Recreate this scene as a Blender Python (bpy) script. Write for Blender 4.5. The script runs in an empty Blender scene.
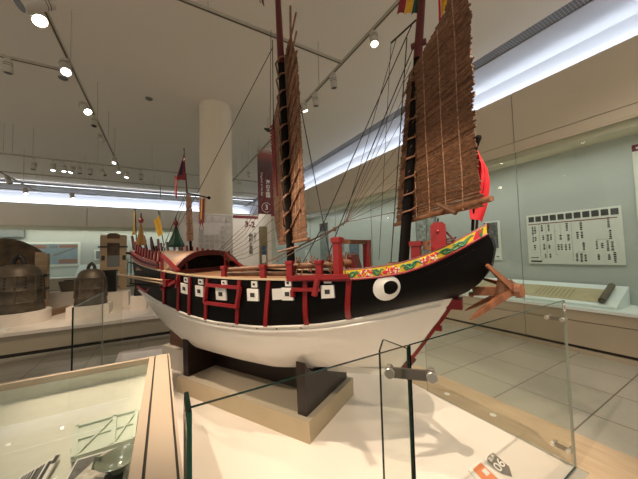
import bpy, math, random
import numpy as np
from mathutils import Vector, Matrix
random.seed(7)
scn = bpy.context.scene
COL = scn.collection
PI = math.pi

# ------------------------------------------------------------------ camera
F = 272.0; CX, CY = 319.0, 239.5; H = 1.55
def nrm(v):
    v = np.array(v, float); return v / np.linalg.norm(v)
Yc = nrm([162-319, 257-239.5, F]); Xc = nrm([790-319, 241-239.5, F])
Xc = nrm(Xc - Yc*Xc.dot(Yc)); Zc = np.cross(Xc, Yc)
if Zc[1] > 0: Zc = -Zc
RW = np.array([Xc, Yc, Zc])
EYE = np.array([0, 0, H])
def ray(u, v): return RW @ np.array([(u-CX)/F, (v-CY)/F, 1.0])
def atx(u, v, x): d = ray(u, v); return EYE + d*(x/d[0])
def aty(u, v, y): d = ray(u, v); return EYE + d*(y/d[1])
def atz(u, v, z): d = ray(u, v); return EYE + d*((z-H)/d[2])

cam = bpy.data.cameras.new('camera'); camo = bpy.data.objects.new('camera', cam); COL.objects.link(camo)
cam.sensor_width = 36; cam.lens = 36*F/638; cam.clip_start = 0.05
right = RW @ np.array([1, 0, 0]); up = RW @ np.array([0, -1, 0]); back = RW @ np.array([0, 0, -1])
M = Matrix(((right[0], up[0], back[0], 0), (right[1], up[1], back[1], 0), (right[2], up[2], back[2], H), (0, 0, 0, 1)))
camo.matrix_world = M
scn.camera = camo

# ------------------------------------------------------------------ materials
MATS = {}
def mat(name, col, rough=0.6, metal=0.0, noise=0.0, nscale=8.0, bump=0.0, emit=None, estr=0.0, spec=0.5, coat=0.0):
    if name in MATS: return MATS[name]
    m = bpy.data.materials.new(name); m.use_nodes = True
    nt = m.node_tree; b = nt.nodes['Principled BSDF']
    b.inputs['Base Color'].default_value = (*col, 1)
    b.inputs['Roughness'].default_value = rough
    b.inputs['Metallic'].default_value = metal
    b.inputs['Specular IOR Level'].default_value = spec
    b.inputs['Coat Weight'].default_value = coat
    if emit:
        b.inputs['Emission Color'].default_value = (*emit, 1)
        b.inputs['Emission Strength'].default_value = estr
    if noise > 0 or bump > 0:
        tc = nt.nodes.new('ShaderNodeTexCoord'); n = nt.nodes.new('ShaderNodeTexNoise')
        n.inputs['Scale'].default_value = nscale; n.inputs['Detail'].default_value = 5
        nt.links.new(tc.outputs['Object'], n.inputs['Vector'])
        if noise > 0:
            r = nt.nodes.new('ShaderNodeValToRGB')
            r.color_ramp.elements[0].position = 0.3; r.color_ramp.elements[1].position = 0.7
            r.color_ramp.elements[0].color = (*[c*(1-noise) for c in col], 1)
            r.color_ramp.elements[1].color = (*[min(1, c*(1+noise)) for c in col], 1)
            nt.links.new(n.outputs['Fac'], r.inputs['Fac'])
            nt.links.new(r.outputs['Color'], b.inputs['Base Color'])
        if bump > 0:
            bp = nt.nodes.new('ShaderNodeBump'); bp.inputs['Strength'].default_value = bump
            bp.inputs['Distance'].default_value = 0.01
            nt.links.new(n.outputs['Fac'], bp.inputs['Height']); nt.links.new(bp.outputs['Normal'], b.inputs['Normal'])
    MATS[name] = m
    return m
def wood(name, col, dark, scale=(2, 18, 18), rough=0.55):
    m = mat(name, col, rough); nt = m.node_tree; b = nt.nodes['Principled BSDF']
    tc = nt.nodes.new('ShaderNodeTexCoord'); mp = nt.nodes.new('ShaderNodeMapping'); n = nt.nodes.new('ShaderNodeTexNoise')
    mp.inputs['Scale'].default_value = scale; n.inputs['Scale'].default_value = 2.5; n.inputs['Detail'].default_value = 6
    r = nt.nodes.new('ShaderNodeValToRGB'); r.color_ramp.elements[0].position = .35; r.color_ramp.elements[1].position = .68
    r.color_ramp.elements[0].color = (*dark, 1); r.color_ramp.elements[1].color = (*col, 1)
    nt.links.new(tc.outputs['Object'], mp.inputs['Vector']); nt.links.new(mp.outputs['Vector'], n.inputs['Vector'])
    nt.links.new(n.outputs['Fac'], r.inputs['Fac']); nt.links.new(r.outputs['Color'], b.inputs['Base Color'])
    return m
def glassmat(name, tint=(0.93, 0.96, 0.94), base=0.03, gain=0.55):
    m = bpy.data.materials.new(name); m.use_nodes = True; nt = m.node_tree; nt.nodes.clear()
    o = nt.nodes.new('ShaderNodeOutputMaterial'); mx = nt.nodes.new('ShaderNodeMixShader')
    t = nt.nodes.new('ShaderNodeBsdfTransparent'); t.inputs['Color'].default_value = (*tint, 1)
    g = nt.nodes.new('ShaderNodeBsdfGlossy'); g.inputs['Roughness'].default_value = 0.0
    lw = nt.nodes.new('ShaderNodeLayerWeight'); lw.inputs['Blend'].default_value = 0.5
    p = nt.nodes.new('ShaderNodeMath'); p.operation = 'POWER'; p.inputs[1].default_value = 5
    ma = nt.nodes.new('ShaderNodeMath'); ma.operation = 'MULTIPLY_ADD'; ma.inputs[1].default_value = gain; ma.inputs[2].default_value = base
    nt.links.new(lw.outputs['Facing'], p.inputs[0]); nt.links.new(p.outputs[0], ma.inputs[0])
    nt.links.new(ma.outputs[0], mx.inputs['Fac']); nt.links.new(t.outputs[0], mx.inputs[1]); nt.links.new(g.outputs[0], mx.inputs[2])
    nt.links.new(mx.outputs[0], o.inputs['Surface'])
    return m
GLASS = glassmat('clear_glass', (0.955, 0.965, 0.95), 0.022, .5); CASEGLASS = glassmat('case_glass', (0.93, 0.97, 0.955), 0.025, 0.35)
TOPGLASS = glassmat('desk_glass', (0.955, 0.965, 0.955), 0.012, 0.12)
GEDGE = mat('green_glass_edge', (0.004, 0.022, 0.017), 0.15)
GEDGE2 = mat('light_green_glass_edge', (0.035, 0.16, 0.11), 0.2)
BLACK = mat('hull_black', (0.0035, 0.003, 0.003), 0.45, noise=0.15, nscale=20, spec=.12)
WHITE = mat('hull_white', (0.78, 0.75, 0.70), 0.3, noise=0.02, nscale=3)
RED = mat('ship_red', (0.23, 0.008, 0.011), 0.4, noise=0.1, nscale=15)
DRED = mat('ship_dark_red', (0.10, 0.008, 0.009), 0.45, noise=0.15, nscale=15)
BRED = mat('bright_red_cloth', (0.55, 0.006, 0.014), 0.7)
CREAM = mat('cream_wood', (0.55, 0.42, 0.28), 0.5)
DECK = wood('deck_wood', (0.35, 0.19, 0.10), (0.27, 0.14, 0.07), (1, 14, 14))
ANCH = wood('anchor_wood', (0.27, 0.105, 0.048), (0.14, 0.05, 0.022), (8, 8, 2), 0.45)
ROPEB = wood('log_wood', (0.22, 0.10, 0.05), (0.12, 0.05, 0.025), (6, 6, 6))
TAN = wood('tan_timber', (0.50, 0.36, 0.22), (0.38, 0.26, 0.15))
SAIL = wood('woven_bamboo', (0.28, 0.135, 0.070), (0.12, 0.052, 0.026), (9, 9, 30), 0.75)
SAILS = (SAIL, wood('woven_bamboo_dark', (0.19, 0.085, 0.042), (0.07, 0.030, 0.015), (9, 9, 30), 0.8), wood('woven_bamboo_pale', (0.36, 0.19, 0.10), (0.17, 0.08, 0.04), (9, 9, 30), 0.7), wood('woven_bamboo_worn', (0.27, 0.13, 0.065), (0.10, 0.045, 0.02), (30, 30, 30), 0.7))
STITCH = mat('stitch_cord', (0.36, 0.20, 0.12), .8, noise=.6, nscale=60)
BATTEN = wood('sail_batten', (0.30, 0.14, 0.07), (0.14, 0.06, 0.03), (6, 6, 6))
MASTB = mat('mast_black', (0.006, 0.005, 0.0045), 0.85, spec=.15)
ROPE = mat('pale_rope', (0.16, 0.10, 0.07), 0.9)
DROPE = mat('dark_rope', (0.035, 0.022, 0.018), 0.9)
YEL = mat('frieze_yellow', (0.72, 0.47, 0.02), 0.5)
GRN = mat('frieze_green', (0.015, 0.15, 0.055), 0.5)
PWHITE = mat('paint_white', (0.80, 0.78, 0.74), 0.4)
PINK = mat('blossom_red', (0.62, 0.02, 0.05), 0.5)
YCLOTH = mat('yellow_cloth', (0.72, 0.38, 0.015), 0.7)
GCLOTH = mat('green_cloth', (0.008, 0.06, 0.035), 0.7)
NAVY = mat('navy_cloth', (0.012, 0.012, 0.045), 0.7)
GOLDC = mat('ochre_cloth', (0.42, 0.22, 0.06), 0.7)
STAND = wood('stand_wood', (0.022, 0.009, 0.006), (0.012, 0.005, 0.004), (3, 3, 12), 0.4)
BASEM = mat('base_beige', (0.50, 0.40, 0.27), 0.6, noise=0.04, nscale=6)
BASET = mat('base_top', (0.42, 0.36, 0.28), 0.7)
PLAT = mat('platform_white', (0.80, 0.715, 0.655), 0.55, noise=0.02, nscale=2)
PLINTH = mat('plinth_white', (0.74, 0.66, 0.58), 0.7, noise=0.03, nscale=4)
CEIL = mat('ceiling_paint', (0.76, 0.71, 0.63), 0.9, noise=0.03, nscale=60, bump=0.15)
COVEW = mat('cove_white', (0.50, 0.51, 0.535), 0.8)
BEIGE = mat('beige_panel', (0.70, 0.61, 0.47), 0.75, noise=0.03, nscale=1.5)
CAB = mat('cabinet_beige', (0.40, 0.34, 0.25), 0.65, noise=0.03, nscale=1.5)
DARKGAP = mat('dark_gap', (0.03, 0.025, 0.02), 0.8)
CASEIN = mat('case_lining', (0.46, 0.48, 0.45), 0.8, noise=0.02, nscale=40)
DESKW = mat('desk_white', (0.70, 0.76, 0.74), 0.5)
BRONZE = mat('bronze', (0.080, 0.062, 0.042), 0.5, metal=0.35, noise=0.45, nscale=7, bump=0.5)
BRONZED = mat('dark_bronze', (0.022, 0.018, 0.014), 0.55, metal=0.3)
ROCK = mat('mottled_brown', (0.10, 0.065, 0.035), 0.85, noise=0.5, nscale=5, bump=0.6)
TRACK = mat('track_metal', (0.42, 0.38, 0.31), 0.5)
TRACKD = mat('track_slot', (0.03, 0.025, 0.02), 0.6)
LAMPB = mat('lamp_body', (0.50, 0.47, 0.40), 0.45)
LAMPD = mat('lamp_dark', (0.01, 0.01, 0.01), 0.3)
LIT = mat('lamp_lit', (1, 0.95, 0.85), 0.5, emit=(1, 0.87, 0.68), estr=28)
DIM = mat('lamp_cool', (0.9, 0.95, 1), 0.5, emit=(0.95, 0.97, 1), estr=7)
CASELED = mat('case_diffuser', (.7, .72, .68), 0.5, emit=(1, 1, .95), estr=.35)
EDGEP = mat('pale_glass_edge', (0.28, 0.30, 0.26), 0.3)
LED = mat('cove_led', (1, 1, 1), 0.5, emit=(0.85, 0.90, 1.0), estr=3)
STEEL = mat('clamp_steel', (0.72, 0.68, 0.62), 0.3, metal=.85)
STEELD = mat('clamp_plate', (0.20, 0.18, 0.155), 0.35, metal=0.6)
BANRED = mat('banner_maroon', (0.105, 0.020, 0.026), 0.8)
SIGNW = mat('sign_white', (0.80, 0.77, 0.72), 0.7)
SIGNG = mat('sign_grey', (0.50, 0.48, 0.45), 0.8, noise=0.05, nscale=12)
INK = mat('ink', (0.03, 0.03, 0.03), 0.7)
GREYINK = mat('grey_ink', (0.33, 0.32, 0.30), 0.7)
MAROON = mat('maroon_ink', (0.16, 0.015, 0.03), 0.7)
BOARDW = mat('board_white', (0.72, 0.72, 0.65), 0.6)
SCROLL = mat('scroll_paper', (0.42, 0.36, 0.22), 0.8, noise=0.08, nscale=10)
SCRINK = mat('scroll_ink', (0.24, 0.19, 0.11), 0.8)
CELADON = mat('celadon_glaze', (0.26, 0.29, 0.23), 0.22, noise=0.15, nscale=12)
PALEGRN = mat('pale_green_board', (0.64, 0.71, 0.61), 0.55)
PHOTOBW = mat('photo_print', (0.05, 0.048, 0.045), 0.5, noise=0.9, nscale=22)
SPECK = mat('speckled_print', (0.50, 0.45, 0.38), 0.5, noise=0.35, nscale=45)
DESKIN = mat('desk_lining', (0.70, 0.70, 0.61), 0.8, noise=0.03, nscale=30)
RIM = mat('desk_rim', (0.56, 0.445, 0.33), 0.5, noise=0.02, nscale=5)
ORANGE = mat('orange_print', (0.80, 0.24, 0.09), 0.6)
SIGNDK = mat('sign_dark', (0.10, 0.09, 0.08), 0.5)
MAPB = mat('map_blue', (0.22, 0.29, 0.33), 0.7, noise=0.15, nscale=3)
MAPR = mat('map_rust', (0.26, 0.12, 0.08), 0.7)
GREY = mat('neutral_grey', (0.16, 0.17, 0.17), 0.6)
STONE = mat('rubbing_print', (0.23, 0.24, 0.21), 0.8, noise=0.7, nscale=9)
BLUE = mat('blue_print', (0.03, 0.08, 0.20), 0.6)

def floor_mat():
    m = mat('floor_tile', (0.38, 0.355, 0.30), 0.32); nt = m.node_tree; b = nt.nodes['Principled BSDF']
    tc = nt.nodes.new('ShaderNodeTexCoord'); mp = nt.nodes.new('ShaderNodeMapping')
    br = nt.nodes.new('ShaderNodeTexBrick'); br.offset = 0.0; br.squash = 1.0
    br.inputs['Scale'].default_value = 1.0; br.inputs['Brick Width'].default_value = 0.63; br.inputs['Row Height'].default_value = 0.63
    br.inputs['Mortar Size'].default_value = 0.006; br.inputs['Mortar Smooth'].default_value = 0.0
    br.inputs['Color1'].default_value = (0.37, 0.345, 0.285, 1); br.inputs['Color2'].default_value = (0.40, 0.37, 0.31, 1)
    br.inputs['Mortar'].default_value = (0.13, 0.11, 0.085, 1)
    mp.inputs['Location'].default_value = (-3.44 + 0.63*6, -1.00 + 0.63*2, 0)
    n = nt.nodes.new('ShaderNodeTexNoise'); n.inputs['Scale'].default_value = 30; n.inputs['Detail'].default_value = 6
    mx = nt.nodes.new('ShaderNodeMix'); mx.data_type = 'RGBA'; mx.blend_type = 'MULTIPLY'; mx.inputs[0].default_value = 0.25
    nt.links.new(tc.outputs['Object'], mp.inputs['Vector']); nt.links.new(mp.outputs['Vector'], br.inputs['Vector'])
    nt.links.new(tc.outputs['Object'], n.inputs['Vector'])
    nt.links.new(br.outputs['Color'], mx.inputs[6]); nt.links.new(n.outputs['Color'], mx.inputs[7])
    nt.links.new(mx.outputs[2], b.inputs['Base Color'])
    return m
FLOOR = floor_mat()
def grille_mat():
    m = mat('ceiling_grille', (0.1, 0.1, 0.1), 0.6); nt = m.node_tree; b = nt.nodes['Principled BSDF']
    tc = nt.nodes.new('ShaderNodeTexCoord'); mp = nt.nodes.new('ShaderNodeMapping'); br = nt.nodes.new('ShaderNodeTexBrick')
    br.inputs['Scale'].default_value = 1; br.inputs['Brick Width'].default_value = .05; br.inputs['Row Height'].default_value = .04
    br.inputs['Mortar Size'].default_value = .008; br.inputs['Color1'].default_value = (.035, .032, .03, 1)
    br.inputs['Color2'].default_value = (.03, .03, .03, 1); br.inputs['Mortar'].default_value = (.20, .185, .17, 1)
    nt.links.new(tc.outputs['Object'], br.inputs['Vector']); nt.links.new(br.outputs['Color'], b.inputs['Base Color'])
    return m
GRILLE = grille_mat()

# ------------------------------------------------------------------ mesh builder
class MB:
    def __init__(s, *mats):
        s.v = []; s.f = []; s.mi = []; s.mats = list(mats) or [WHITE]; s.cur = 0
    def use(s, m):
        if m not in s.mats: s.mats.append(m)
        s.cur = s.mats.index(m); return s
    def add(s, vs, fs):
        n = len(s.v); s.v += [tuple(map(float, p)) for p in vs]
        for f in fs: s.f.append(tuple(n+i for i in f)); s.mi.append(s.cur)
        return s
    def hexa(s, p):   # 8 points: bottom 4, top 4
        return s.add(p, [(3, 2, 1, 0), (4, 5, 6, 7), (0, 1, 5, 4), (1, 2, 6, 5), (2, 3, 7, 6), (3, 0, 4, 7)])
    def box(s, x0, x1, y0, y1, z0, z1):
        return s.hexa([(x0, y0, z0), (x1, y0, z0), (x1, y1, z0), (x0, y1, z0), (x0, y0, z1), (x1, y0, z1), (x1, y1, z1), (x0, y1, z1)])
    def bar(s, a, b, w, h, up=(0, 0, 1)):
        a = Vector(a); b = Vector(b); d = (b-a).normalized(); u = Vector(up)
        if abs(d.dot(u)) > .98: u = Vector((1, 0, 0))
        x = d.cross(u).normalized(); y = x.cross(d).normalized()
        x = x*(w/2); y = y*(h/2)
        return s.hexa([a-x-y, a+x-y, a+x+y, a-x+y, b-x-y, b+x-y, b+x+y, b-x+y])
    def tube(s, pts, r, seg=6, caps=True):
        pts = [Vector(p) for p in pts]; n = len(pts); rs = r if isinstance(r, (list, tuple)) else [r]*n
        base = []; prev = None
        for i, p in enumerate(pts):
            d = (pts[min(i+1, n-1)] - pts[max(i-1, 0)]).normalized()
            if prev is None:
                u = Vector((0, 0, 1)) if abs(d.z) < .9 else Vector((1, 0, 0)); x = d.cross(u).normalized()
            else: x = (prev - d*prev.dot(d)).normalized()
            prev = x; y = d.cross(x)
            for k in range(seg):
                a = 2*PI*k/seg; base.append(p + (x*math.cos(a)+y*math.sin(a))*rs[i])
        fs = []
        for i in range(n-1):
            for k in range(seg):
                k2 = (k+1) % seg; fs.append((i*seg+k, i*seg+k2, (i+1)*seg+k2, (i+1)*seg+k))
        if caps: fs.append(tuple(range(seg))[::-1]); fs.append(tuple((n-1)*seg+k for k in range(seg)))
        return s.add(base, fs)
    def lathe(s, prof, c=(0, 0, 0), seg=32):
        vs = []; fs = []; c = Vector(c)
        for r, z in prof:
            for k in range(seg):
                a = 2*PI*k/seg; vs.append(c+Vector((r*math.cos(a), r*math.sin(a), z)))
        for i in range(len(prof)-1):
            for k in range(seg):
                k2 = (k+1) % seg; fs.append((i*seg+k, i*seg+k2, (i+1)*seg+k2, (i+1)*seg+k))
        fs.append(tuple(range(seg))[::-1]); fs.append(tuple((len(prof)-1)*seg+k for k in range(seg)))
        return s.add(vs, fs)
    def disc(s, c, n, r, th, seg=20):
        c = Vector(c); n = Vector(n).normalized()
        return s.tube([c, c+n*th], r, seg)
    def ball(s, c, r, seg=10):
        pr = [(max(1e-4, r*math.sin(PI*i/seg)), -r*math.cos(PI*i/seg)) for i in range(seg+1)]
        return s.lathe(pr, c, seg*2)
    def grid(s, rows, close=False):
        n = len(rows); m = len(rows[0]); vs = [p for r in rows for p in r]; fs = []
        for i in range(n-1):
            for k in range(m-1): fs.append((i*m+k, i*m+k+1, (i+1)*m+k+1, (i+1)*m+k))
        return s.add(vs, fs)
    def slab(s, rowsA, rowsB):  # two matching grids, closed sides
        n = len(rowsA); m = len(rowsA[0]); vs = [p for r in rowsA for p in r] + [p for r in rowsB for p in r]; o = n*m; fs = []
        for i in range(n-1):
            for k in range(m-1):
                fs.append((i*m+k, i*m+k+1, (i+1)*m+k+1, (i+1)*m+k)); fs.append((o+i*m+k, o+(i+1)*m+k, o+(i+1)*m+k+1, o+i*m+k+1))
        for i in range(n-1):
            for k in (0, m-1): fs.append((i*m+k, (i+1)*m+k, o+(i+1)*m+k, o+i*m+k))
        for k in range(m-1):
            for i in (0, n-1): fs.append((i*m+k, o+i*m+k, o+i*m+k+1, i*m+k+1))
        return s.add(vs, fs)
    def prism(s, poly, off):   # planar polygon (3D points) extruded by vector off
        n = len(poly); off = Vector(off); vs = [Vector(p) for p in poly] + [Vector(p)+off for p in poly]
        fs = [tuple(range(n))[::-1], tuple(range(n, 2*n))] + [(i, (i+1) % n, n+(i+1) % n, n+i) for i in range(n)]
        return s.add(vs, fs)
    def build(s, name, parent=None, origin=None, smooth=False, bevel=0, fix=True):
        me = bpy.data.meshes.new(name)
        o = Vector(origin) if origin is not None else (Vector(parent.location) if parent is not None and parent.get('_w') else Vector((0, 0, 0)))
        me.from_pydata([Vector(p)-o for p in s.v], [], s.f)
        for m in s.mats: me.materials.append(m)
        me.polygons.foreach_set('material_index', s.mi)
        if smooth: me.polygons.foreach_set('use_smooth', [True]*len(s.f))
        me.update()
        if fix:
            import bmesh
            bm = bmesh.new(); bm.from_mesh(me); bmesh.ops.recalc_face_normals(bm, faces=bm.faces); bm.to_mesh(me); bm.free()
        if smooth:
            try: me.set_sharp_from_angle(angle=math.radians(40))
            except Exception: pass
        ob = bpy.data.objects.new(name, me); COL.objects.link(ob)
        if parent is not None: ob.parent = parent
        elif origin is not None: ob.location = origin
        if bevel:
            bv = ob.modifiers.new('bevel', 'BEVEL'); bv.width = bevel; bv.segments = 2; bv.limit_method = 'ANGLE'
        return ob
def thing(name, label, cat, loc=(0, 0, 0), rot=None, group=None, world=True):
    o = bpy.data.objects.new(name, None); COL.objects.link(o); o.location = loc
    o.empty_display_size = .1
    if rot is not None: o.rotation_euler = (0, 0, rot)
    o['label'] = label; o['category'] = cat
    if group: o['group'] = group
    if world: o['_w'] = 1
    return o
def tag(o, label, cat, group=None):
    o['label'] = label; o['category'] = cat
    if group: o['group'] = group
    return o
def struct(o): o['kind'] = 'structure'; return o
def subbuild(mb, name, part, thingobj, **k):  # sub-part mesh under a part (same frame as thing)
    o = Vector(thingobj.location) if thingobj.get('_w') else Vector((0, 0, 0))
    mb2 = mb; mb2.v = [tuple(Vector(p)-o) for p in mb.v]
    return mb2.build(name, parent=part, **k)
FONTS = {}
def text_mesh(body, size, loc, xd, yd, m, name, parent, spacing=1.0, align='CENTER', line=1.0, bold=0.0, flat=0.0006):
    cu = bpy.data.curves.new(name, 'FONT'); cu.body = body; cu.size = size; cu.align_x = align; cu.align_y = 'CENTER'
    cu.space_line = line; cu.space_character = spacing; cu.extrude = flat; cu.offset = bold; cu.resolution_u = 3
    t = bpy.data.objects.new(name, cu); COL.objects.link(t)
    dg = bpy.context.evaluated_depsgraph_get(); me = bpy.data.meshes.new_from_object(t.evaluated_get(dg))
    bpy.data.objects.remove(t); bpy.data.curves.remove(cu)
    x = Vector(xd).normalized(); y = Vector(yd).normalized(); z = x.cross(y)
    o = Vector(parent.location) if parent is not None and parent.get('_w') else Vector((0, 0, 0))
    Mx = Matrix(((x[0], y[0], z[0], loc[0]-o[0]), (x[1], y[1], z[1], loc[1]-o[1]), (x[2], y[2], z[2], loc[2]-o[2]), (0, 0, 0, 1)))
    me.transform(Mx); me.materials.clear(); me.materials.append(m)
    ob = bpy.data.objects.new(name, me); COL.objects.link(ob); ob.parent = parent
    return ob

# ================================================================== THE ROOM
WX = 5.29; CZ = 4.9; GX = 4.97
BY = 18.0; GYB = 16.18
X0, Y0 = -9.0, -3.0
struct(MB(FLOOR).box(X0, 7.0, Y0, 19.5, -0.1, 0).build('floor'))
# ceiling with slots for the two grilles
cm = MB(CEIL)
cm.box(X0, GX-.13, Y0, GYB-.30, CZ, CZ+.1)
struct(cm.build('ceiling'))
cv = MB(COVEW)
cv.box(GX+.13, 6.2, Y0, 19.5, CZ, CZ+.1)
cv.box(X0, GX-.13, GYB+.30, 19.5, CZ, CZ+.1)
struct(cv.build('trim_1'))
struct(MB(GRILLE).box(GX-.13, GX+.13, Y0, 19.5, CZ+.015, CZ+.06).build('trim_2'))
struct(MB(GRILLE).box(X0, GX-.13, GYB-.30, GYB+.30, CZ-.05, CZ+.06).build('trim_3'))
# fascias above the wall cases
fs = MB(BEIGE)
ys = [Y0, -1.1, 0.71, 2.52, 4.33, 6.14, 7.95, 9.76, 11.57, 13.38, 15.19, BY]
jr = 2.30
pys = sorted([jr + 1.9*k for k in range(-3, 9)])
pys = [Y0] + [p for p in pys if Y0 < p < BY] + [BY]
for a, b in zip(pys[:-1], pys[1:]): fs.box(WX, WX+.07, a+.006, b-.006, 3.385, 4.25)
for a, b in zip(pys[:-1], pys[1:]): fs.box(WX, WX+.07, a+.003, b-.003, 3.235, 3.375)
fs.use(DARKGAP).box(WX+.02, WX+.06, Y0, BY, 3.25, 4.2)
fs.use(BEIGE).box(WX, WX+.9, Y0, BY, 3.20, 3.232)
struct(fs.build('wall_right'))
fb = MB(BEIGE)
bx = [X0 + 3.1*k for k in range(0, 6)]
bx = [X0, -6.6, -3.35, -0.1, 3.15, WX]
for a, b in zip(bx[:-1], bx[1:]): fb.box(a+.012, b-.012, BY, BY+.07, 3.24, 4.25)
fb.use(DARKGAP).box(X0, WX, BY+.03, BY+.06, 3.25, 4.2)
fb.use(BEIGE).box(X0, WX, BY, BY+.8, 3.20, 3.238)
struct(fb.build('wall_back'))
# backs of the cove slots
struct(MB(COVEW).box(5.95, 6.05, Y0, 19.5, 3.3, CZ).build('trim_4'))
struct(MB(COVEW).box(X0, 6.0, 18.75, 18.85, 3.3, CZ).build('trim_5'))
# LED strips behind the fascias
def led(name, x0, x1, y0, y1, z, label, power, along):
    t = thing(name, label, 'light strip', ((x0+x1)/2, (y0+y1)/2, z))
    MB(LED).box(x0, x1, y0, y1, z, z+.02).build('light_strip', t)
    MB(TRACK).box(x0-.01, x1+.01, y0-.01, y1+.01, z-.03, z).build('housing', t)
    la = bpy.data.lights.new(name, 'AREA'); la.shape = 'RECTANGLE'; la.energy = power; la.color = (0.82, 0.89, 1.0)
    la.size = (x1-x0) if not along else .06; la.size_y = .06 if not along else (y1-y0)
    lo = bpy.data.objects.new('cove_glow', la); COL.objects.link(lo); lo.location = ((x0+x1)/2, (y0+y1)/2, z+.035); lo.rotation_euler = (PI, math.radians(68), 0) if along else (PI-math.radians(68), 0, 0)
    return t
led('cove_light', 5.70, 5.75, Y0+.1, 17.8, 4.35, 'long white light strip hidden behind the beige fascia on the right wall', 165, True)
led('cove_light', X0+.1, WX-.1, 18.42, 18.47, 4.35, 'long white light strip hidden behind the beige fascia of the far wall', 105, False)
led('cove_light', X0+.1, GX-.3, GYB-.42, GYB-.39, 4.72, 'long white light strip along the near side of the far ceiling grille', 20, False)

# wall case on the right: back wall, floor, glass, cabinet below
CBX = 6.1
cw = MB(CASEIN)
cw.box(CBX, CBX+.08, Y0, 19.4, .6, 3.2)
struct(cw.build('wall_case_right'))
cb = MB(DESKW)
cb.box(WX-.02, CBX, Y0, BY+.02, .615, .655)
struct(cb.build('trim_6'))
k = MB(CAB)
for a, b in zip(pys[:-1], pys[1:]):
    k.box(WX, WX+.06, a+.004, b-.004, .46, .612); k.box(WX, WX+.06, a+.004, b-.004, .10, .45)
k.use(DARKGAP).box(WX+.03, WX+.08, Y0, BY, .02, .6)
k.use(CAB).box(WX-.012, WX+.03, Y0, BY, .0, .055)
struct(k.build('baseboard_right'))
def pane(name, p0, p1, z0, z1, th, m, edge, far=None):
    p0 = Vector((*p0, 0)); p1 = Vector((*p1, 0)); d = (p1-p0).normalized(); n = Vector((-d.y, d.x, 0))*th/2
    b = MB(m); vs = []
    for z in (z0, z1):
        for q in (p0-n, p1-n, p1+n, p0+n): vs.append((q.x, q.y, z))
    b.add(vs, [(0, 1, 5, 4), (2, 3, 7, 6)]); b.use(edge).add(vs, [(3, 0, 4, 7), (4, 5, 6, 7), (3, 2, 1, 0)]); b.use(far or edge).add(vs, [(1, 2, 6, 5)])
    return b
gy = [Y0, -.1, .77, 2.03, 3.93, 5.83, 7.73, 9.63, 11.53, 13.43, 15.33, BY]
gy = [Y0] + [2.30 + 1.9*k_ for k_ in range(-2, 9) if 2.30+1.9*k_ < BY] + [BY]
for i, (a, b) in enumerate(zip(gy[:-1], gy[1:])):
    struct(pane('w', (WX+.02, a+.004), (WX+.02, b-.004), .656, 3.20, .012, CASEGLASS, GREY).build('window_%d' % (i+1)))
n0 = len(gy)
# far case
struct(MB(CASEIN).box(X0, 6.0, 18.75, 18.83, .6, 3.3).build('wall_case_back'))
struct(MB(DESKW).box(X0, WX, BY-.02, 18.76, .615, .655).build('trim_7'))
kb = MB(CAB)
kb.box(X0, WX, BY, BY+.06, .06, .612); kb.use(DARKGAP).box(X0, WX, BY+.02, BY+.05, 0, .1)
struct(kb.build('baseboard_back'))
for i, (a, b) in enumerate(zip(bx[:-1], bx[1:])):
    struct(pane('w', (a+.006, BY+.02), (b-.006, BY+.02), .656, 3.20, .012, CASEGLASS, GREY).build('window_%d' % (n0+i)))
def case_lamp(x0, x1, y0, y1, power, sx, sy, label):
    t = thing('case_light', label, 'light strip', ((x0+x1)/2, (y0+y1)/2, 3.15))
    MB(CASELED).box(x0, x1, y0, y1, 3.13, 3.15).build('light_strip', t); MB(TRACK).box(x0, x1, y0, y1, 3.15, 3.198).build('housing', t)
    la = bpy.data.lights.new('case_glow', 'AREA'); la.shape = 'RECTANGLE'; la.energy = power; la.color = (1.0, 0.98, 0.90); la.size = sx; la.size_y = sy
    lo = bpy.data.objects.new('case_glow', la); COL.objects.link(lo); lo.location = ((x0+x1)/2, (y0+y1)/2, 3.125)
struct(MB(BEIGE).box(WX+.05, WX+.062, Y0, BY, 3.10, 3.2).build('trim_8'))  # added lip that shields the right case light strip from view
struct(MB(BEIGE).box(X0, WX, BY+.08, BY+.095, 3.0, 3.2).build('trim_9'))  # same kind of added shielding lip for the far case
case_lamp(WX+.08, WX+.12, -1.0, 17.5, 90, .05, 18.5, 'light strip inside the top of the right wall case')
case_lamp(X0+.3, WX-.5, BY+.11, BY+.15, 75, 13.0, .05, 'light strip inside the top of the far wall case')

# column
cc = aty(216, 107, 6.3)
t = MB(BEIGE.copy()); t.mats[0] = mat('column_paint', (0.74, 0.66, 0.53), 0.8)
t.lathe([(.345, 0), (.345, CZ)], (1.05, 6.35, 0), 48)
struct(t.build('trim_column', smooth=True))
# ceiling discs
for (u, v), lb in (((149, 98.5), 'small dark round ceiling fitting left of the white column'), ((63, 78), 'small dark round ceiling fitting beside the left lighting track')):
    p = atz(u, v, CZ)
    o = MB(GREY).lathe([(.06, -.02), (.072, -.001)], (p[0], p[1], CZ), 20).build('ceiling_sensor', origin=(p[0], p[1], CZ)); tag(o, lb, 'ceiling sensor')

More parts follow.
